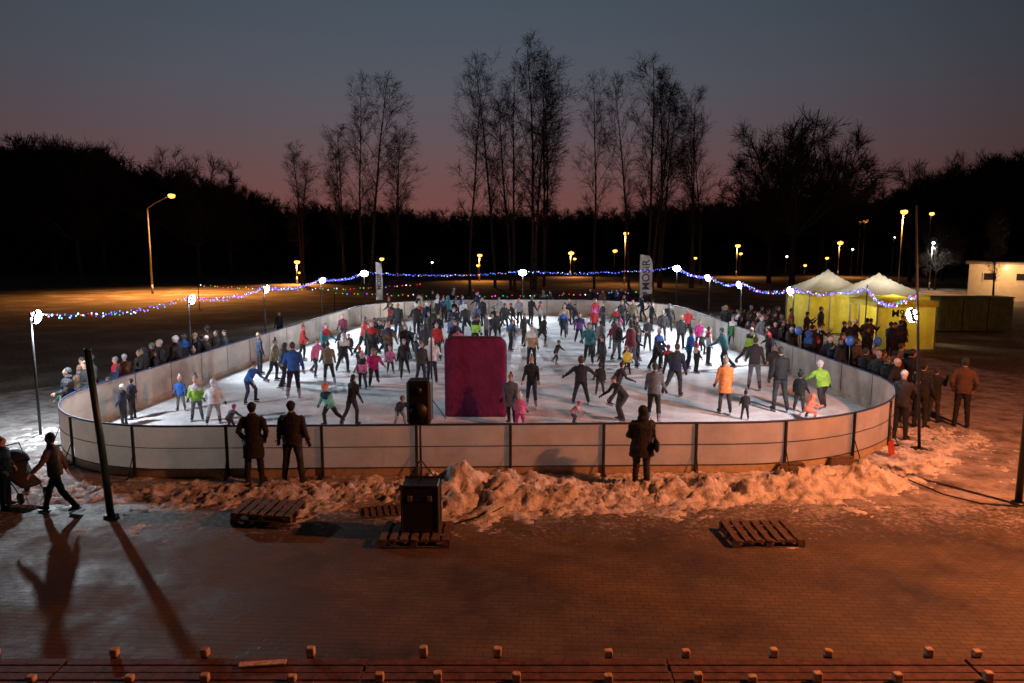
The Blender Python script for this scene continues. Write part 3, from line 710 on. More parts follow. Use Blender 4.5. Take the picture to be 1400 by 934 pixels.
# ---------------------------------------------------------------- pallets, speaker
def pallet_mesh(name):
    mb=MB(); rg=random.Random(3)
    for i in range(7): mb.box((-.6+.075+i*.175,0,.133),(.115+rg.uniform(-.01,.01),.8+rg.uniform(-.02,.02),.022),0,None,.003)
    for y in(-.35,0,.35):
        mb.box((0,y,.111),(1.2,.1,.02),0,None,.003)
        for x in(-.54,0,.54): mb.box((x,y,.062),(.12,.1,.078),0,None,.004)
        mb.box((0,y,.012),(1.2,.1,.02),0,None,.003)
    return mb.mesh(name,[M_wood])
PM=pallet_mesh("wooden_pallet")
def pallet(px,py,z,rot,label,tilt=(0,0),sc=1):
    p=G(px,py,z); o=put("wooden_pallet",PM,None,p,None,label,"pallet",None,"wooden pallets"); o.rotation_euler=(tilt[0],tilt[1],rot); o.scale=(sc,sc,sc); return o
pallet(366,706,.02,.12,"worn wooden pallet at bottom of a stack",(0,0),.95); pallet(368,702,.16,-.1,"worn wooden pallet lying on another pallet",(0.04,.03),.92)
pallet(1040,735,.02,.03,"worn wooden pallet lying flat on the paving",(.05,0))
pallet(570,736,.02,0,"wooden pallet carrying a black flight case"); pallet(528,704,-.05,.25,"wooden pallet half buried in snow",(0,0),.7)
for (px,py,r) in[(1082,645,.05),(1150,636,.15)]:
    mb=MB(); mb.box((0,0,.08),(.62,.16,.14),0,None,.02); mb.box((0,.02,.17),(.55,.12,.05),0,None,.01)
    mb.obj("timber_block",[M_wood],loc=G(px,py,.02),rotz=r,label="dark timber block lying in snow by the boards",cat="timber",group="timber blocks")
p=G(577,733); cx,cy=p.x,p.y
E=empty("flight_case",(cx,cy,.16),"black flight case standing on wooden pallets","equipment case"); E.scale=(.92,.92,.97)
mb=MB(); mb.box((0,0,.43),(.66,.55,.80),0,None,.02); mb.obj("case_body",[M_black],E)
for sy in(-1,1):
    mb=MB()
    for sx in(-1,1): mb.box((sx*.33,sy*.275,.43),(.03,.03,.82),0,None,.004)
    for z in(.03,.60,.84): mb.box((0,sy*.277,z),(.66,.014,.03),0)
    mb.obj("metal_edging",[M_darkmetal],E)
for sx in(-.18,.18):
    mb=MB(); mb.box((sx,-.285,.62),(.09,.03,.1),0,None,.008); mb.obj("latch",[M_metal],E)
E=empty("loudspeaker",(cx,cy,1.01),"black loudspeaker on pole stand above flight case","loudspeaker")
mb=MB(); mb.tube([(0,0,-.02),(0,0,.5),(0,0,1.02)],[.022,.02,.018],8)
for k in range(3):
    a=k*2.09+.5; mb.tube([(math.cos(a)*.26,math.sin(a)*.22,0),(0,0,.35)],.012,6)
mb.obj("stand",[M_darkmetal],E)
mb=MB(); mb.box((0,0,1.37),(.40,.38,.74),0,None,.04); mb.box((0,.19,1.4),(.2,.02,.3),0,None,.005); mb.obj("cabinet",[M_black],E)
mb=MB(); mb.tube([(0,-.192,1.23),(0,-.2,1.23)],.15,20,0,None,True,V((1,0,0))); mb.obj("driver",[M_black],E)
mb=MB(); mb.tube([(0,-.192,1.58),(0,-.2,1.58)],.06,16); mb.obj("tweeter",[M_black],E)
mb=MB(); mb.tube([V((cx+.3,cy+.3,.03)),V((cx+1.2,cy+.9,.09)),V((cx+1.8,cy+1.7,.12)),V((cx+2.0,cy+2.7,.08))],.012,6); mb.obj("cable",[M_black],label="thin black cable running over snow from equipment",cat="cable")
# shovel
p=G(1219,622,.05)
E=empty("snow_shovel",p,"red plastic snow shovel leaning on rink boards","shovel",None,.7); E.scale=(.62,.62,.85)
mb=MB(); mb.add([(-.22,-.02,0),(.22,-.02,0),(.22,.06,.40),(-.22,.06,.40),(-.16,.05,0.02),(.16,.05,.02),(.16,.10,.38),(-.16,.10,.38)],[(0,1,2,3),(4,7,6,5),(0,3,7,4),(1,5,6,2),(2,6,7,3),(0,4,5,1)],0); mb.obj("blade",[M_red],E)
mb=MB(); mb.tube([(0,.06,.35),(-.1,.12,1.3)],.016,8); mb.tube([(-.18,.12,1.3),(-.02,.12,1.3)],.018,8); mb.obj("handle",[M_wood],E)
# ---------------------------------------------------------------- benches in front
for row,(yb,off) in enumerate([(7.46,0),(6.98,.62)]):
    x=-8.2+off
    while x<8:
        L=3.3
        E=empty("spectator_bench",(x+L/2,yb,0),"long dark wooden spectator bench with pale bracket ends","bench","rows of wooden spectator benches")
        mb=MB()
        for k,(yy_,zz_) in enumerate([(.05,.425),(-.085,.42),(-.22,.422),(-.35,.415)]): mb.box((R.uniform(-.01,.01),yy_,zz_),(L-.03,.12,.045),0,None,.006)
        mb.box((0,.12,.36),(L-.05,.03,.13),0,None,.004)
        mb.obj("seat",[M_redwood],E)
        for s in R.choice([(-1.3,-.45,.35,1.2),(-1.1,-.2,.9),(-1.35,-.6,.2,1.1)]):
            s+=R.uniform(-.18,.18)
            mb=MB(); mb.box((s,.17,.23),(.08,.06,.46),0,None,.006); mb.box((s,-.08,.36),(.07,.5,.06),0,None,.005); mb.box((s,-.30,.17),(.08,.07,.34),0,None,.006)
            mb.obj("bracket",[M_redwood],E)
            ry=R.uniform(-.08,.08); hz=R.uniform(.06,.11)
            mb=MB(); Mx=Matrix.Translation((s,.165,.45+hz/2))@Matrix.Rotation(ry,4,'Y')@Matrix.Rotation(R.uniform(-.12,.12),4,'Z'); mb.box((0,0,0),(.09,.075,hz),0,Mx,.01); mb.obj("bracket_end",[M_palewood],E)
        x+=L
mb=MB(); mb.box((0,0,0),(.5,.09,.025),0,None,.006); o=mb.obj("loose_board",[M_palewood],loc=(-2.72,7.44,.465)); o.rotation_euler=(0,0,.12); o["label"]="short loose pale board lying on a bench"; o["category"]="board"
# ---------------------------------------------------------------- people
M_slot=[mat("slot%d"%i,(.2,.2,.2)) for i in range(8)]
def make_body(name,lean=0,aL=(5,9,12),aR=(5,9,12),lL=(0,4,3),lR=(0,4,3),head=0,skate=True,child=False,coat=0,hat='beanie',bulk=1.0,twist=0,inward=0,hairlong=False,vox=.021,wide=1.0):
    prims=[]; extras=[]
    def prim(region):
        m=MB(); prims.append((m,region)); return m
    hs=1.22 if child else 1.0
    L=D2R(lean); S=V((0,-math.sin(L),math.cos(L))); X=V((1,0,0))
    tl_=.50 if not child else .46
    offs=[(-.09,.15,.12),(-.04,.175,.135),(.04,.178,.135),(.14,.165,.125),(.25,.172,.13),(.36,.192,.135),(.44,.195,.125),(.49,.15,.105),(.53,.08,.075),(.56,.062,.065)]
    m=prim(0); m.tube([S*(o*tl_/.5) for o,a,b in offs],[(a*bulk*wide*(1 if i<8 else 1/bulk),b*bulk*(1 if i<8 else 1/bulk)) for i,(o,a,b) in enumerate(offs)],16,xdir=X)
    m=prim(0); m.tube([S*(-.10),S*(-.06)],[(.165*bulk*wide,.135*bulk)]*2,16,xdir=X)
    m=prim(3); hd=D2R(lean*.45+head); N=V((0,-math.sin(hd),math.cos(hd))); nb=S*(.53*tl_/.5); m.tube([nb,nb+N*.05,nb+N*.11],[.055,.052,.055],10)
    hc=nb+N*(.05+.115*hs)
    tw=Matrix.Rotation(D2R(twist),3,'Z'); HR=Matrix.Rotation(hd,3,'X')@tw
    hr=(.077*hs,.096*hs,.117*hs)
    m=prim(3); m.ell(hc,hr,0,None,16,12,HR)
    m=prim(3); m.ell(hc+HR@V((0,-.03,-.06))*hs,(.052*hs,.062*hs,.055*hs),0,None,10,8,HR)
    m=prim(3); m.ell(hc+HR@V((0,-.1,-.012))*hs,(.013*hs,.022*hs,.024*hs),0,None,6,6,HR)
    for sx in(-1,1): prim(3).ell(hc+HR@V((sx*.078,.005,-.01))*hs,(.012,.02,.032),0,None,6,6,HR)
    prim(4).ell(hc+HR@V((0,.022,.028))*hs,(.086*hs,.092*hs,.104*hs),0,None,16,10,HR)
    if hairlong: prim(4).tube([hc+HR@V((0,.06,.02)),hc+HR@V((0,.09,-.1)),hc+HR@V((0,.085,-.24))],[(.07,.04),(.085,.045),(.06,.03)],10)
    if hat=='beanie': prim(4).tube([hc+HR@V((0,.012,.02))*hs,hc+HR@V((0,.014,.055))*hs,hc+HR@V((0,.016,.06))*hs],[(.094*hs,.108*hs),(.092*hs,.106*hs),(.08*hs,.095*hs)],16,xdir=HR@X)
    if hat=='pom':
        prim(4).tube([hc+HR@V((0,.012,.015))*hs,hc+HR@V((0,.014,.06))*hs],[(.095*hs,.108*hs),(.09*hs,.103*hs)],16,xdir=HR@X); prim(4).ell(hc+HR@V((0,.02,.165))*hs,(.045*hs,)*3)
    if hat=='hood':
        prim(0).ell(hc+HR@V((0,.035,.02))*hs,(.105*hs,.10*hs,.13*hs),0,None,16,12,HR); prim(0).ell(nb+V((0,.05,.04)),(.12,.1,.09))
    else: prim(0).ell(nb+S*.015,(.088,.085,.045),0,None,12,8); 
    for sx,(p_,q_,e_) in((1,aL),(-1,aR)):
        sh=S*(.455*tl_/.5)+X*sx*.185*wide*(.93 if child else 1)
        p=D2R(p_); q=D2R(q_); e=D2R(e_)
        def dr(pp,qq): return V((sx*math.sin(qq),-math.sin(pp)*math.cos(qq),-math.cos(pp)*math.cos(qq)))
        d1=dr(p,q); d2=dr(p+e,q*.6-D2R(inward) if inward else q*.9)
        ua,fa=(.285,.25) if not child else (.25,.21)
        el=sh+d1*ua; wr=el+d2*fa
        bk=bulk
        prim(0).tube([sh-d1*.03-X*sx*.03,sh+d1*.04,sh+d1*ua*.5,el,el+d2*fa*.5,wr-d2*.005],[.055*bk,.070*bk,.062*bk,.054*bk,.050*bk,.043*bk],10)
        prim(0).ell(el,(.056*bk,)*3,0,None,8,6)
        pc=wr+d2*.052; side=d2.cross(V((0,-1,0)));
        if side.length<.2: side=X.copy()
        side.normalize(); nrm=d2.cross(side).normalized()
        Rm=Matrix((side,nrm,d2)).transposed()
        prim(5).ell(pc,(.044,.026,.056),0,None,10,8,Rm)
        for fi,(u,l) in enumerate([(-.03,.062),(-.011,.075),(.009,.072),(.028,.056)]):
            b0=pc+side*u+d2*.035; b1=b0+(d2*.85+nrm*.35).normalized()*l*.55; b2=b1+(d2*.45+nrm*.85).normalized()*l*.5
            extras.append(('t',[b0,b1,b2],[.0105,.0095,.007],5))
        b0=pc-side*.035-d2*.015; b1=b0+(-side*.7+d2*.5+nrm*.4).normalized()*.035; b2=b1+(d2*.9+nrm*.4-side*.1).normalized()*.03
        extras.append(('t',[b0,b1,b2],[.013,.012,.009],5))
    soles=[]
    for sx,(a_,b_,k_) in((1,lL),(-1,lR)):
        hp=X*sx*.088*wide+V((0,0,-.04)); a=D2R(a_); b=D2R(b_); k=D2R(k_)
        def dr(aa): return V((sx*math.sin(b)*math.cos(aa*.5),-math.sin(aa)*math.cos(b),-math.cos(aa)*math.cos(b)))
        th,sn=(.41,.40) if not child else (.35,.34)
        d1=dr(a); d2=dr(a-k); kn=hp+d1*th; an=kn+d2*sn
        prim(1).tube([hp-d1*.03,hp+d1*.08,hp+d1*th*.55,kn,kn+d2*sn*.4,kn+d2*sn*.75,an-d2*.02],[.088,.100*bulk**.5,.086,.070,.069,.060,.056],12)
        prim(1).ell(kn+V((0,-.008,0)),(.07,)*3,0,None,8,6)
        fp=max(0,-(a-k))*.55 if (a-k)<-.35 else 0
        fw=V((sx*.22,-math.cos(fp),-math.sin(fp))).normalized(); up=V((0,0,1)); up=(up-fw*up.dot(fw)).normalized()
        prim(2).tube([kn+d2*sn*.70,kn+d2*sn*.85,an],[(.058,.058),(.06,.062),(.056,.06)],12)
        hb=an-up*.045-fw*.055
        prim(2).tube([hb-fw*.02,hb+fw*.03,hb+fw*.12,hb+fw*.2,hb+fw*.235],[(.03,.035),(.045,.055),(.047,.043),(.043,.033),(.022,.02)],12,xdir=fw.cross(up))
        if skate:
            c0=hb-up*.05; 
            extras.append(('b',[c0-fw*.05,c0+fw*.23],up,.055)); soles.append(min((c0-up*.055).z,(c0+fw*.23-up*.055).z))
        else:
            extras.append(('s',[hb-fw*.035-up*.045,hb+fw*.235-up*.045],up,.018)); soles.append((hb-up*.063).z)
    if coat:
        m=prim(0); c=coat; leg=(D2R((lL[0]+lR[0])/2))
        dn=V((0,-math.sin(leg*.6),-1)).normalized()
        m.tube([S*.12,V((0,0,0)),dn*(c*.5),dn*c],[(.165*bulk,.13*bulk),(.19*bulk,.15*bulk),(.205*bulk,.17*bulk),(.215*bulk,.185*bulk)],16)
    big=MB(); kd_pts=[]
    for m,rg in prims:
        big.add(m.v,m.f,0,True)
        for f in m.f:
            c=V((0,0,0))
            for i in f: c+=V(m.v[i])
            kd_pts.append((c/len(f),rg))
        for v in m.v: kd_pts.append((V(v),rg))
    me=big.mesh("tmp",[M_slot[0]]); ob=bpy.data.objects.new("tmp",me); COL.objects.link(ob)
    r=ob.modifiers.new("r",'REMESH'); r.mode='VOXEL'; r.voxel_size=vox; r.use_smooth_shade=True
    s_=ob.modifiers.new("s",'SMOOTH'); s_.factor=.5; s_.iterations=2
    dg=bpy.context.evaluated_depsgraph_get(); ev=bpy.data.meshes.new_from_object(ob.evaluated_get(dg)); bpy.data.objects.remove(ob)
    kd=kdtree.KDTree(len(kd_pts))
    for i,(c,_) in enumerate(kd_pts): kd.insert(c,i)
    kd.balance()
    regs=[kd_pts[kd.find(v.co)[1]][1] for v in ev.vertices]
    fin=MB(); fin.v=[]
    sd=sum(ord(c) for c in name)%50
    for v,rg in zip(ev.vertices,regs):
        c=v.co.copy()
        if rg in(0,1): c+=v.normal*(.012*noise.noise(V((c.x*9+sd,c.y*9,c.z*20)))+.007*noise.noise(V((c.x*22,c.y*22+sd,c.z*34))))
        fin.v.append(tuple(c))
    fin.f=[tuple(p.vertices) for p in ev.polygons]
    HRi=HR.transposed()
    for p in ev.polygons:
        _,i,_=kd.find(p.center); rg=kd_pts[i][1]
        if rg in(3,4):
            l=(HRi@(V(p.center)-hc))/hs
            if rg==4 and hat!='hood' and l.y<-.055 and l.z<.028 and l.z>-.13: rg=3
            if rg==3 and l.y>.02 and l.z>-.09: rg=4
        if rg==0 and V(p.center).dot(S)>.30*tl_/.5 and abs(p.center.x)<.21: rg=7
        fin.m.append(rg); fin.sm.append(True)
    for e in extras:
        if e[0]=='t': fin.tube(e[1],e[2],5,5)
        else:
            a,b=e[1]; up=e[2]; h=e[3]; d=(b-a).normalized(); sd_=d.cross(up).normalized(); wd=.006 if e[0]=='b' else .042
            vs=[a+sd_*wd,a-sd_*wd,b-sd_*wd,b+sd_*wd]; vs+= [q-up*h for q in vs]
            fin.add(vs,[(0,1,2,3),(7,6,5,4),(0,4,5,1),(1,5,6,2),(2,6,7,3),(3,7,4,0)],6)
    for sx in(-1,1): fin.ell(hc+HR@V((sx*.03,-.088,.012))*hs,(.011*hs,.007*hs,.007*hs),6,None,6,4,HR)
    fin.ell(hc+HR@V((0,-.088,-.062))*hs,(.022*hs,.008*hs,.005*hs),6,None,6,4,HR)
    zmin=min(soles)
    fin.v=[(v[0],v[1],v[2]-zmin) for v in fin.v]
    hgt=max(v[2] for v in fin.v)
    return fin.mesh("person",M_slot),hgt
B={}
def base(k,**kw): B[k]=make_body(k,**kw)
base('stand',skate=True,aL=(10,8,25),aR=(2,9,15)); base('stand_n',skate=False,bulk=1.1,aL=(4,8,30),aR=(6,8,18))
base('pock',skate=False,aL=(-12,22,55),aR=(-12,22,55),inward=25,bulk=1.12)
base('pock_c',skate=False,aL=(-12,18,50),aR=(-12,18,50),inward=25,coat=.38,hat='beanie',vox=.018)
base('man_n',skate=False,aL=(2,14,22),aR=(-2,12,22),lL=(4,8,4),lR=(-4,8,4),bulk=1.14,hat='beanie',wide=1.05,vox=.017)
base('wom_hood',skate=False,aL=(8,12,70),aR=(5,10,30),inward=20,lL=(2,2,2),lR=(-2,2,2),bulk=1.2,coat=.26,hat='hood',vox=.017)
base('walk',skate=False,lean=5,aL=(28,9,20),aR=(-25,9,12),lL=(-22,3,18),lR=(26,3,8),bulk=1.08)
base('gl1',lean=16,aL=(28,12,34),aR=(-20,13,30),lL=(-24,10,28),lR=(24,4,34),bulk=1.06)
base('gl2',lean=20,aL=(-26,18,22),aR=(25,14,44),lL=(30,5,42),lR=(-30,16,12),bulk=1.06)
base('gl3',lean=10,aL=(12,11,38),aR=(8,12,32),lL=(14,5,22),lR=(-10,8,18),hat='pom',bulk=1.06)
base('gl4',lean=12,aL=(20,12,45),aR=(-8,11,38),lL=(-12,10,24),lR=(18,4,26),hat='none',hairlong=True)
base('gl5',lean=8,aL=(-6,10,20),aR=(15,10,42),lL=(6,5,10),lR=(-4,6,14),bulk=1.12)
base('gl6',lean=14,aL=(24,10,60),aR=(20,12,50),lL=(26,4,36),lR=(-14,8,22),bulk=1.12,hat='hood')
base('out',lean=8,aL=(8,48,20),aR=(8,36,22),lL=(12,10,20),lR=(0,10,14))
base('bend',lean=38,aL=(36,12,24),aR=(30,12,28),lL=(34,9,50),lR=(20,9,38))
base('talk',lean=3,aL=(10,10,80),aR=(5,12,20),lL=(4,5,8),lR=(-2,6,6),hat='none')
base('coat',lean=5,aL=(6,10,24),aR=(6,10,28),lL=(8,4,10),lR=(-8,4,10),coat=.30,hat='pom',bulk=1.12)
base('phot',skate=False,aL=(48,8,80),aR=(45,8,85),inward=12,head=8,bulk=1.1)
base('hold',lean=6,aL=(10,26,14),aR=(12,12,30),lL=(10,6,14),lR=(-8,6,12),bulk=1.08)
base('k_st',child=True,aL=(8,14,24),aR=(8,13,28),lL=(4,8,8),lR=(-3,8,6),bulk=1.15,hat='pom')
base('k_out',child=True,lean=10,aL=(14,46,18),aR=(10,50,14),lL=(14,12,24),lR=(0,12,18),bulk=1.14)
base('k_gl',child=True,lean=22,aL=(34,20,26),aR=(-10,22,26),lL=(-22,12,24),lR=(28,6,40),bulk=1.12)
base('k_bend',child=True,lean=46,aL=(46,16,10),aR=(40,16,16),lL=(38,12,54),lR=(26,12,46),bulk=1.12)
base('k_crouch',child=True,lean=38,aL=(55,18,40),aR=(50,18,45),lL=(92,16,118),lR=(80,16,112),bulk=1.14,hat='hood')
base('k_n',child=True,skate=False,aL=(14,16,40),aR=(6,16,20),bulk=1.16,hat='pom')
CL={'black':(.010,.010,.012),'charcoal':(.026,.027,.031),'navy':(.012,.017,.045),'grey':(.10,.105,.12),'light grey':(.24,.24,.27),'white':(.55,.55,.58),'blue':(.02,.10,.38),'sky blue':(.08,.26,.48),'teal':(.02,.14,.17),'mint':(.14,.46,.36),'green':(.03,.14,.06),'lime green':(.26,.52,.06),'yellow':(.55,.44,.04),'orange':(.62,.20,.05),'red':(.34,.018,.022),'coral':(.65,.13,.07),'burgundy':(.09,.010,.025),'magenta':(.42,.02,.18),'pink':(.5,.12,.25),'pale pink':(.5,.32,.36),'purple':(.11,.035,.2),'brown':(.085,.045,.026),'khaki':(.14,.115,.07),'beige':(.30,.24,.165)}
CM={k:mat("cloth_"+k.replace(' ','_'),c,.85,.28,5,.6,14,bdist=.025) for k,c in CL.items()}
SK=[mat("skin_a",(.48,.29,.21),.6,.08),mat("skin_b",(.40,.23,.16),.6,.08)]
HA=[mat("hair_brown",(.05,.028,.015),.6,.3,30),mat("hair_dark",(.012,.01,.009),.6,.3,30),mat("hair_blond",(.22,.14,.07),.6,.3,30)]
M_blade=mat("skate_steel",(.2,.2,.22),.35,.1,metal=.8)
occupied=[]
ACT={'stand':'standing on skates','stand_n':'standing','pock':'standing with hands in pockets','pock_c':'standing in a long coat, hands in pockets','man_n':'standing with legs apart','wom_hood':'standing with hood up','walk':'walking','gl1':'gliding mid-stride','gl2':'pushing off on skates','gl3':'skating gently','gl4':'skating with long loose hair','gl5':'skating slowly upright','gl6':'skating with hood up','out':'skating with arms spread','bend':'bending forward on skates','talk':'skating with one hand raised','coat':'skating in a long coat','phot':'holding something up with both hands','hold':'skating with one arm held out','k_st':'standing on skates, a child','k_out':'balancing with arms out, a child','k_gl':'skating, a child','k_bend':'bending over on skates, a child','k_crouch':'crouching on the ice, a child','k_n':'standing, a child'}
def person(x,y,pose,h,jac,tro,hat=None,rot=0,z=.03,where='on the ice',group="skaters on the ice",boots='black',gl='black',yoke=None):
    me,hg=B[pose]
    o=put("person",me,None,(x,y,z),D2R(rot)); s=h/hg
    ref={'bend':.84,'k_bend':.8,'k_crouch':.62,'gl2':.95,'k_gl':.94,'gl1':.97}.get(pose,1); s*=ref
    wv=R.uniform(.93,1.08); o.scale=(s*wv,s*wv,s)
    hm=CM[hat] if hat in CM else R.choice(HA[:2] if R.random()<.75 else HA)
    if yoke is None and R.random()<.22: yoke=R.choice(['black','charcoal','navy','white','grey','red','blue'])
    mats=[CM[jac],CM[tro],CM[boots] if R.random()<.8 else CM['light grey'],R.choice(SK),hm,CM[gl] if R.random()<.7 else SK[0],M_blade if group.startswith("skaters") else M_black,CM[yoke] if yoke in CM else CM[jac]]
    for i,m in enumerate(mats):
        o.material_slots[i].link='OBJECT'; o.material_slots[i].material=m
    lab="person in %s jacket and %s trousers, %s"%(jac,tro,ACT[pose])
    if len(lab.split())>12: lab="person in %s jacket, %s"%(jac,ACT[pose])
    o["label"]=lab; o["category"]="person"; o["group"]=group
    occupied.append((x,y)); return o
def PG(px,py,pose,hpx,jac,tro='black',hat=None,rot=0,z=.03,**kw):
    p=G(px,py,z); dc=p.y*ct+(CAM_H-z)*st
    h=hpx/1000*dc
    return person(p.x,p.y,pose,h,jac,tro,hat,rot,z,**kw)
SP=dict(group="spectators outside the boards",where="")
SN=dict(group="spectators outside the boards",where="",yoke='x')
PG(349,660,'pock_c',113,'black','black','black',185,.03,**SN)
PG(402,660,'man_n',115,'black','charcoal','black',178,.03,**SN)
wo=PG(876,666,'wom_hood',115,'black','charcoal',None,190,.03,**SN)
PG(80,700,'walk',112,'brown','black','black',280,.01,**SN)
PG(10,694,'pock',100,'charcoal','black','black',100,.01,**SN)
PG(1313,583,'pock',96,'brown','black','charcoal',150,.01,**SN)
PG(1257,585,'stand_n',92,'black','black','black',120,.01,**SN)
PG(1230,600,'phot',96,'charcoal','black','white',130,.01,**SN)
PG(1197,556,'pock',78,'charcoal','black','light grey',110,.01,**SN)
PG(1243,560,'stand_n',84,'black','black',None,100,.01,**SN)
PG(1220,556,'wom_hood',78,'black','black',None,100,.01,**SN)
p=V((wo.location.x+.27,wo.location.y-.12,.95))
E=empty("shoulder_bag",p,"dark shoulder bag hanging at a person's side","bag")
mb=MB(); mb.box((0,0,-.0),(.09,.30,.24),0,None,.035); mb.obj("bag_body",[M_black],E)
mb=MB(); mb.tube([(0,.1,.1),(-.09,.06,.42),(-.12,.03,.56),(-.1,-.02,.42),(0,-.1,.1)],.009,6); mb.obj("strap",[M_black],E)
p=G(32,680,.0)
E=empty("pushchair",p,"dark folding pushchair with hood on the snow","pushchair",None,D2R(60))
mb=MB(); mb.tube([(0,-.35,.32),(0,0,.42),(0,.25,.75)],[(.2,.06),(.22,.1),(.2,.05)],12); mb.obj("seat",[CM['charcoal']],E)
mb=MB()
vs=[];fs=[]
for i in range(7):
    a=math.pi*i/6*.62+.5
    for j in range(7):
        b=math.pi*j/6; vs.append((.23*math.cos(b),.22-.33*math.cos(a)*math.sin(b)**.5,.62+.33*math.sin(a)*math.sin(b)**.5*1.0))
for i in range(6):
    for j in range(6): fs.append((i*7+j,i*7+j+1,i*7+8+j,i*7+7+j))
mb.add(vs,fs,0,True); mb.obj("hood",[CM['navy']],E)
for sx in(-.22,.22):
    mb=MB(); mb.tube([(sx,-.4,.12),(sx,0,.4),(sx,.45,1.0)],.012,6); mb.obj("side_frame",[M_darkmetal],E)
    mb=MB(); mb.tube([(sx*.97,.35,.12),(sx*.97,0,.42)],.012,6); mb.obj("leg",[M_darkmetal],E)
mb=MB(); mb.tube([(-.22,.45,1.0),(.22,.45,1.0)],.014,6); mb.obj("handle",[M_darkmetal],E)
for sx in(-.24,.24):
    for y_ in(-.4,.35):
        mb=MB(); mb.tube([(sx-.02,y_,.115),(sx+.02,y_,.115)],[.11,.11],16); mb.obj("wheel",[M_black],E)
SKL=[(270,576,'k_st',68,'lime green','grey','grey',20),(294,580,'k_gl',66,'white','light grey','white',200),(248,562,'k_st',52,'blue','grey','white',10),(314,592,'k_bend',48,'charcoal','black','magenta',160),
(341,552,'bend',70,'blue','navy',None,60),(403,545,'gl1',80,'blue','navy',None,200),(388,530,'gl6',62,'charcoal','black',None,150),(452,583,'k_gl',66,'mint','black','coral',330),(482,583,'gl4',72,'black','charcoal','black',150),
(546,584,'k_bend',58,'black','light grey',None,30),(699,582,'coat',76,'grey','black',None,340),(711,588,'k_st',55,'pink','magenta','white',170),(727,558,'gl3',76,'black','navy',None,350),
(782,582,'k_bend',44,'pale pink','charcoal','magenta',80),(794,552,'k_out',66,'black','black',None,180),(852,577,'bend',78,'black','charcoal',None,290),(893,578,'gl3',86,'grey','black','charcoal',160),
(857,512,'k_st',40,'yellow','black',None,0),(922,543,'gl1',76,'navy','charcoal',None,150),(990,566,'coat',82,'orange','charcoal','beige',180),(1018,574,'k_st',44,'black','black','black',170),
(1065,563,'gl5',90,'black','charcoal','charcoal',180),(1092,563,'k_st',60,'black','charcoal',None,140),(1123,558,'k_gl',70,'lime green','charcoal','white',190),(1104,576,'k_crouch',60,'coral','coral','red',120),
(1030,533,'gl3',76,'charcoal','grey',None,160),(511,528,'k_gl',58,'magenta','black',None,20),(496,532,'k_st',54,'pink','charcoal','pale pink',340),(534,512,'k_st',42,'pink','charcoal',None,20),(553,518,'gl1',58,'charcoal','black',None,10),
(576,526,'gl5',60,'charcoal','navy',None,30),(432,516,'gl1',56,'pink','charcoal',None,60),(450,526,'gl3',62,'khaki','black',None,200),(414,494,'gl3',52,'red','black','red',100),(470,510,'gl6',56,'black','black',None,30),
(650,478,'gl1',48,'lime green','black',None,170),(619,478,'stand',46,'blue','navy',None,180),(941,506,'gl3',58,'blue','navy',None,100),(968,500,'stand',54,'white','black',None,90),(990,506,'gl1',60,'teal','navy','teal',230),
(809,488,'coat',44,'khaki','black',None,170),(822,486,'gl5',48,'light grey','charcoal',None,200),(741,474,'gl1',44,'black','black',None,120),(716,472,'gl4',44,'charcoal','black',None,30),(842,482,'stand',46,'burgundy','black',None,0),
(866,500,'gl2',52,'black','navy',None,70),(885,480,'talk',46,'charcoal','black',None,0),(760,498,'k_gl',36,'black','black',None,60),(698,480,'out',44,'charcoal','black',None,120),(843,555,'gl2',64,'charcoal','black',None,110),
(820,540,'k_st',48,'black','charcoal',None,180),(930,478,'talk',48,'charcoal','black','yellow',20),(955,480,'gl3',44,'magenta','black',None,0),(1022,500,'gl1',54,'lime green','charcoal',None,120),(1050,500,'gl5',54,'black','black',None,240),
(375,522,'gl3',62,'khaki','black',None,90),(356,512,'stand',58,'navy','black',None,130),(552,484,'stand',46,'charcoal','navy',None,0),(576,486,'gl1',44,'purple','black',None,80),(505,488,'gl5',46,'green','black',None,20),(520,478,'gl3',42,'mint','black',None,60),
(600,470,'gl3',42,'black','black',None,0),(665,472,'stand',44,'grey','black',None,70),(680,466,'gl1',42,'charcoal','black',None,10),(383,466,'stand',40,'black','black',None,0),(470,470,'gl3',42,'burgundy','black','red',0),(770,462,'coat',40,'navy','black',None,0),
(792,470,'gl3',44,'purple','navy',None,0),(812,460,'stand',38,'red','black',None,0),(905,466,'gl5',42,'charcoal','black','blue',0),(940,462,'talk',40,'red','black','magenta',0),(1000,476,'coat',46,'green','black',None,0)]
for (px,py,pose,hp,j,t,hat,rot) in SKL: PG(px,py,pose,hp,j,t,hat,rot)
jc=['black']*14+['charcoal']*9+['navy']*7+['grey','light grey','white','blue','blue','teal','green','lime green','red','burgundy','magenta','pink','purple','brown','khaki','beige']
tc_=['black']*6+['charcoal']*4+['navy']*4+['grey','brown']
hc_=[None]*6+['black','charcoal','charcoal','white','grey','red','pink','blue','purple','light grey']
adult=['stand','gl1','gl2','gl3','gl4','gl5','gl6','out','talk','coat','hold','bend']; aw=[3,3,1.5,4,3,4,3,.2,1.5,2,.7,.5]
kid=['k_st','k_out','k_gl','k_bend']; kw=[4,.5,3,.6]
cnt=0;tries=0
CLU=[]
for k in range(26):
    for t in range(200):
        x=R.uniform(-9.3,9.2); y=26+23.5*R.random()**.75
        if -1.8<x<4 and y<40 and R.random()<.85: continue
        if inside(x,y): CLU.append((x,y)); break
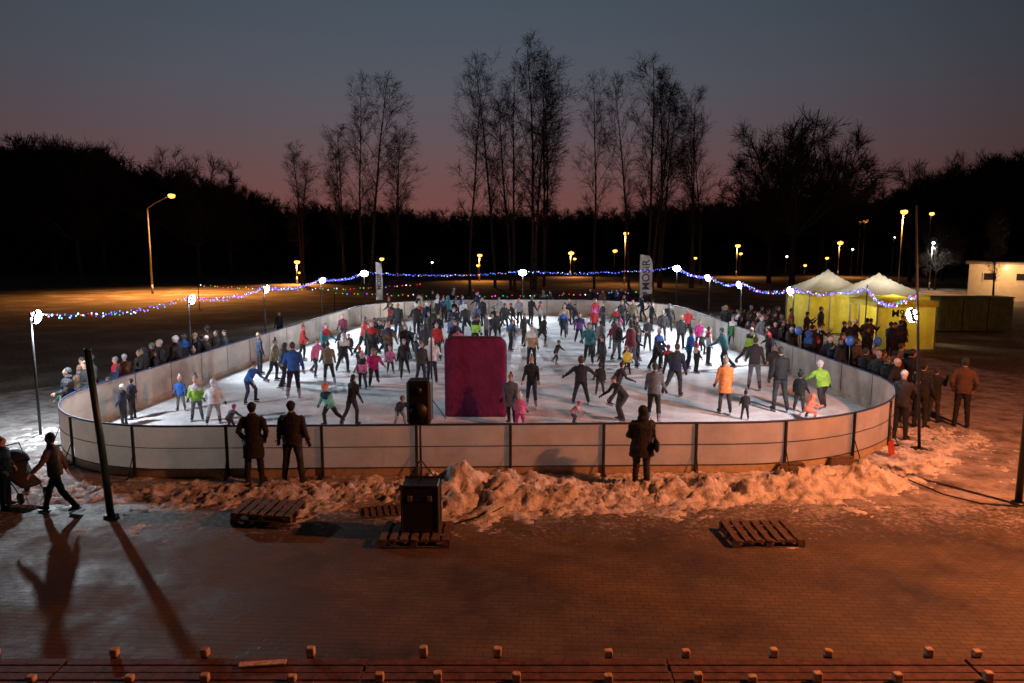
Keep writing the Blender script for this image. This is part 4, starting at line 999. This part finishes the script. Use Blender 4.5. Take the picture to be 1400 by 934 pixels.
while cnt<98 and tries<9000:
    tries+=1
    if R.random()<.8:
        c=R.choice(CLU); x=c[0]+R.gauss(0,.7); y=c[1]+R.gauss(0,.95)
    else: x=R.uniform(-10,9.8); y=R.uniform(26,50)
    if not inside(x,y) or dist_out(x,y)<.5: continue
    if y<25.5 and abs(x)<7: continue
    if min((x-a)**2+(y-b)**2 for a,b in occupied)<.46**2: continue
    if R.random()<.68: person(x,y,R.choices(adult,aw)[0],R.uniform(1.6,1.88),R.choice(jc),R.choice(tc_),R.choice(hc_),R.uniform(0,360))
    else: person(x,y,R.choices(kid,kw)[0],R.uniform(1.05,1.45),R.choice(jc),R.choice(tc_),R.choice(hc_[6:]),R.uniform(0,360))
    cnt+=1
def crowd(n,fx,fy,colors,rots,md=.42,hats=None):
    c=0;t=0
    while c<n and t<4000:
        t+=1; y=fy(); x=fx(y)
        if inside(x,y) or dist_out(x,y)<.3: continue
        if x>16.9 and y>34.2: continue
        if min((x-a)**2+(y-b)**2 for a,b in occupied)<md**2: continue
        k=R.random(); hh=hats or hc_
        if k<.82: person(x,y,R.choice(['stand_n','pock','pock_c','phot','stand_n','wom_hood']),R.uniform(1.55,1.9),R.choice(colors),R.choice(tc_),R.choice(hh),rots+R.uniform(-60,60),.008,**SP)
        else: person(x,y,'k_n',R.uniform(1.05,1.4),R.choice(jc),R.choice(tc_),R.choice(hc_[6:]),rots+R.uniform(-50,50),.008,**SP)
        c+=1
dk=['black']*6+['charcoal','charcoal','charcoal','navy','navy','brown','grey']
dh=[None,None,None,None,None,'black','black','charcoal','charcoal','grey','light grey','white']
crowd(62,lambda y:10.75+abs(R.gauss(0,1))*(.45+(y-20)*.09),lambda:20+20*R.random()**.9,dk,90,.36,dh)
crowd(12,lambda y:R.uniform(13.5,18.5),lambda:R.uniform(30,34),dk,90,.42,dh)
crowd(26,lambda y:wall_x(y)-.38-abs(R.gauss(0,.45)),lambda:R.choice([R.uniform(19.5,24),R.uniform(22,29)]),dk,270,.30,dh)
crowd(14,lambda y:R.uniform(2,11),lambda:R.uniform(51.7,54),dk,0,.4,dh)
crowd(5,lambda y:R.uniform(-9,0),lambda:R.uniform(51.7,54),dk,0,.4,dh)
for (px,py) in[(182,574),(152,572),(170,582),(96,572)]: PG(px,py,'pock' if px!=96 else 'k_n',58 if px!=96 else 42,R.choice(dk),'black',R.choice(['black','white','pink']),270,.01,**SP)
for (px,py,y) in[(1162,466,24),(1092,452,28),(1200,467,25)]:
    p=Q(px,py,y); E=empty("balloon",(p.x,y,p.z-1.0),"blue balloon on a string above the crowd","balloon","blue balloons")
    mb=MB(); mb.ell((0,0,1.0),(.14,.14,.17)); mb.ell((0,0,.82),(.02,.02,.02)); mb.obj("balloon_skin",[M_balloon],E)
    mb=MB(); mb.tube([(0,0,.82),(.02,0,.4),(0,0,.05)],.004,4); mb.obj("string",[M_white],E)
print("people",len(occupied))
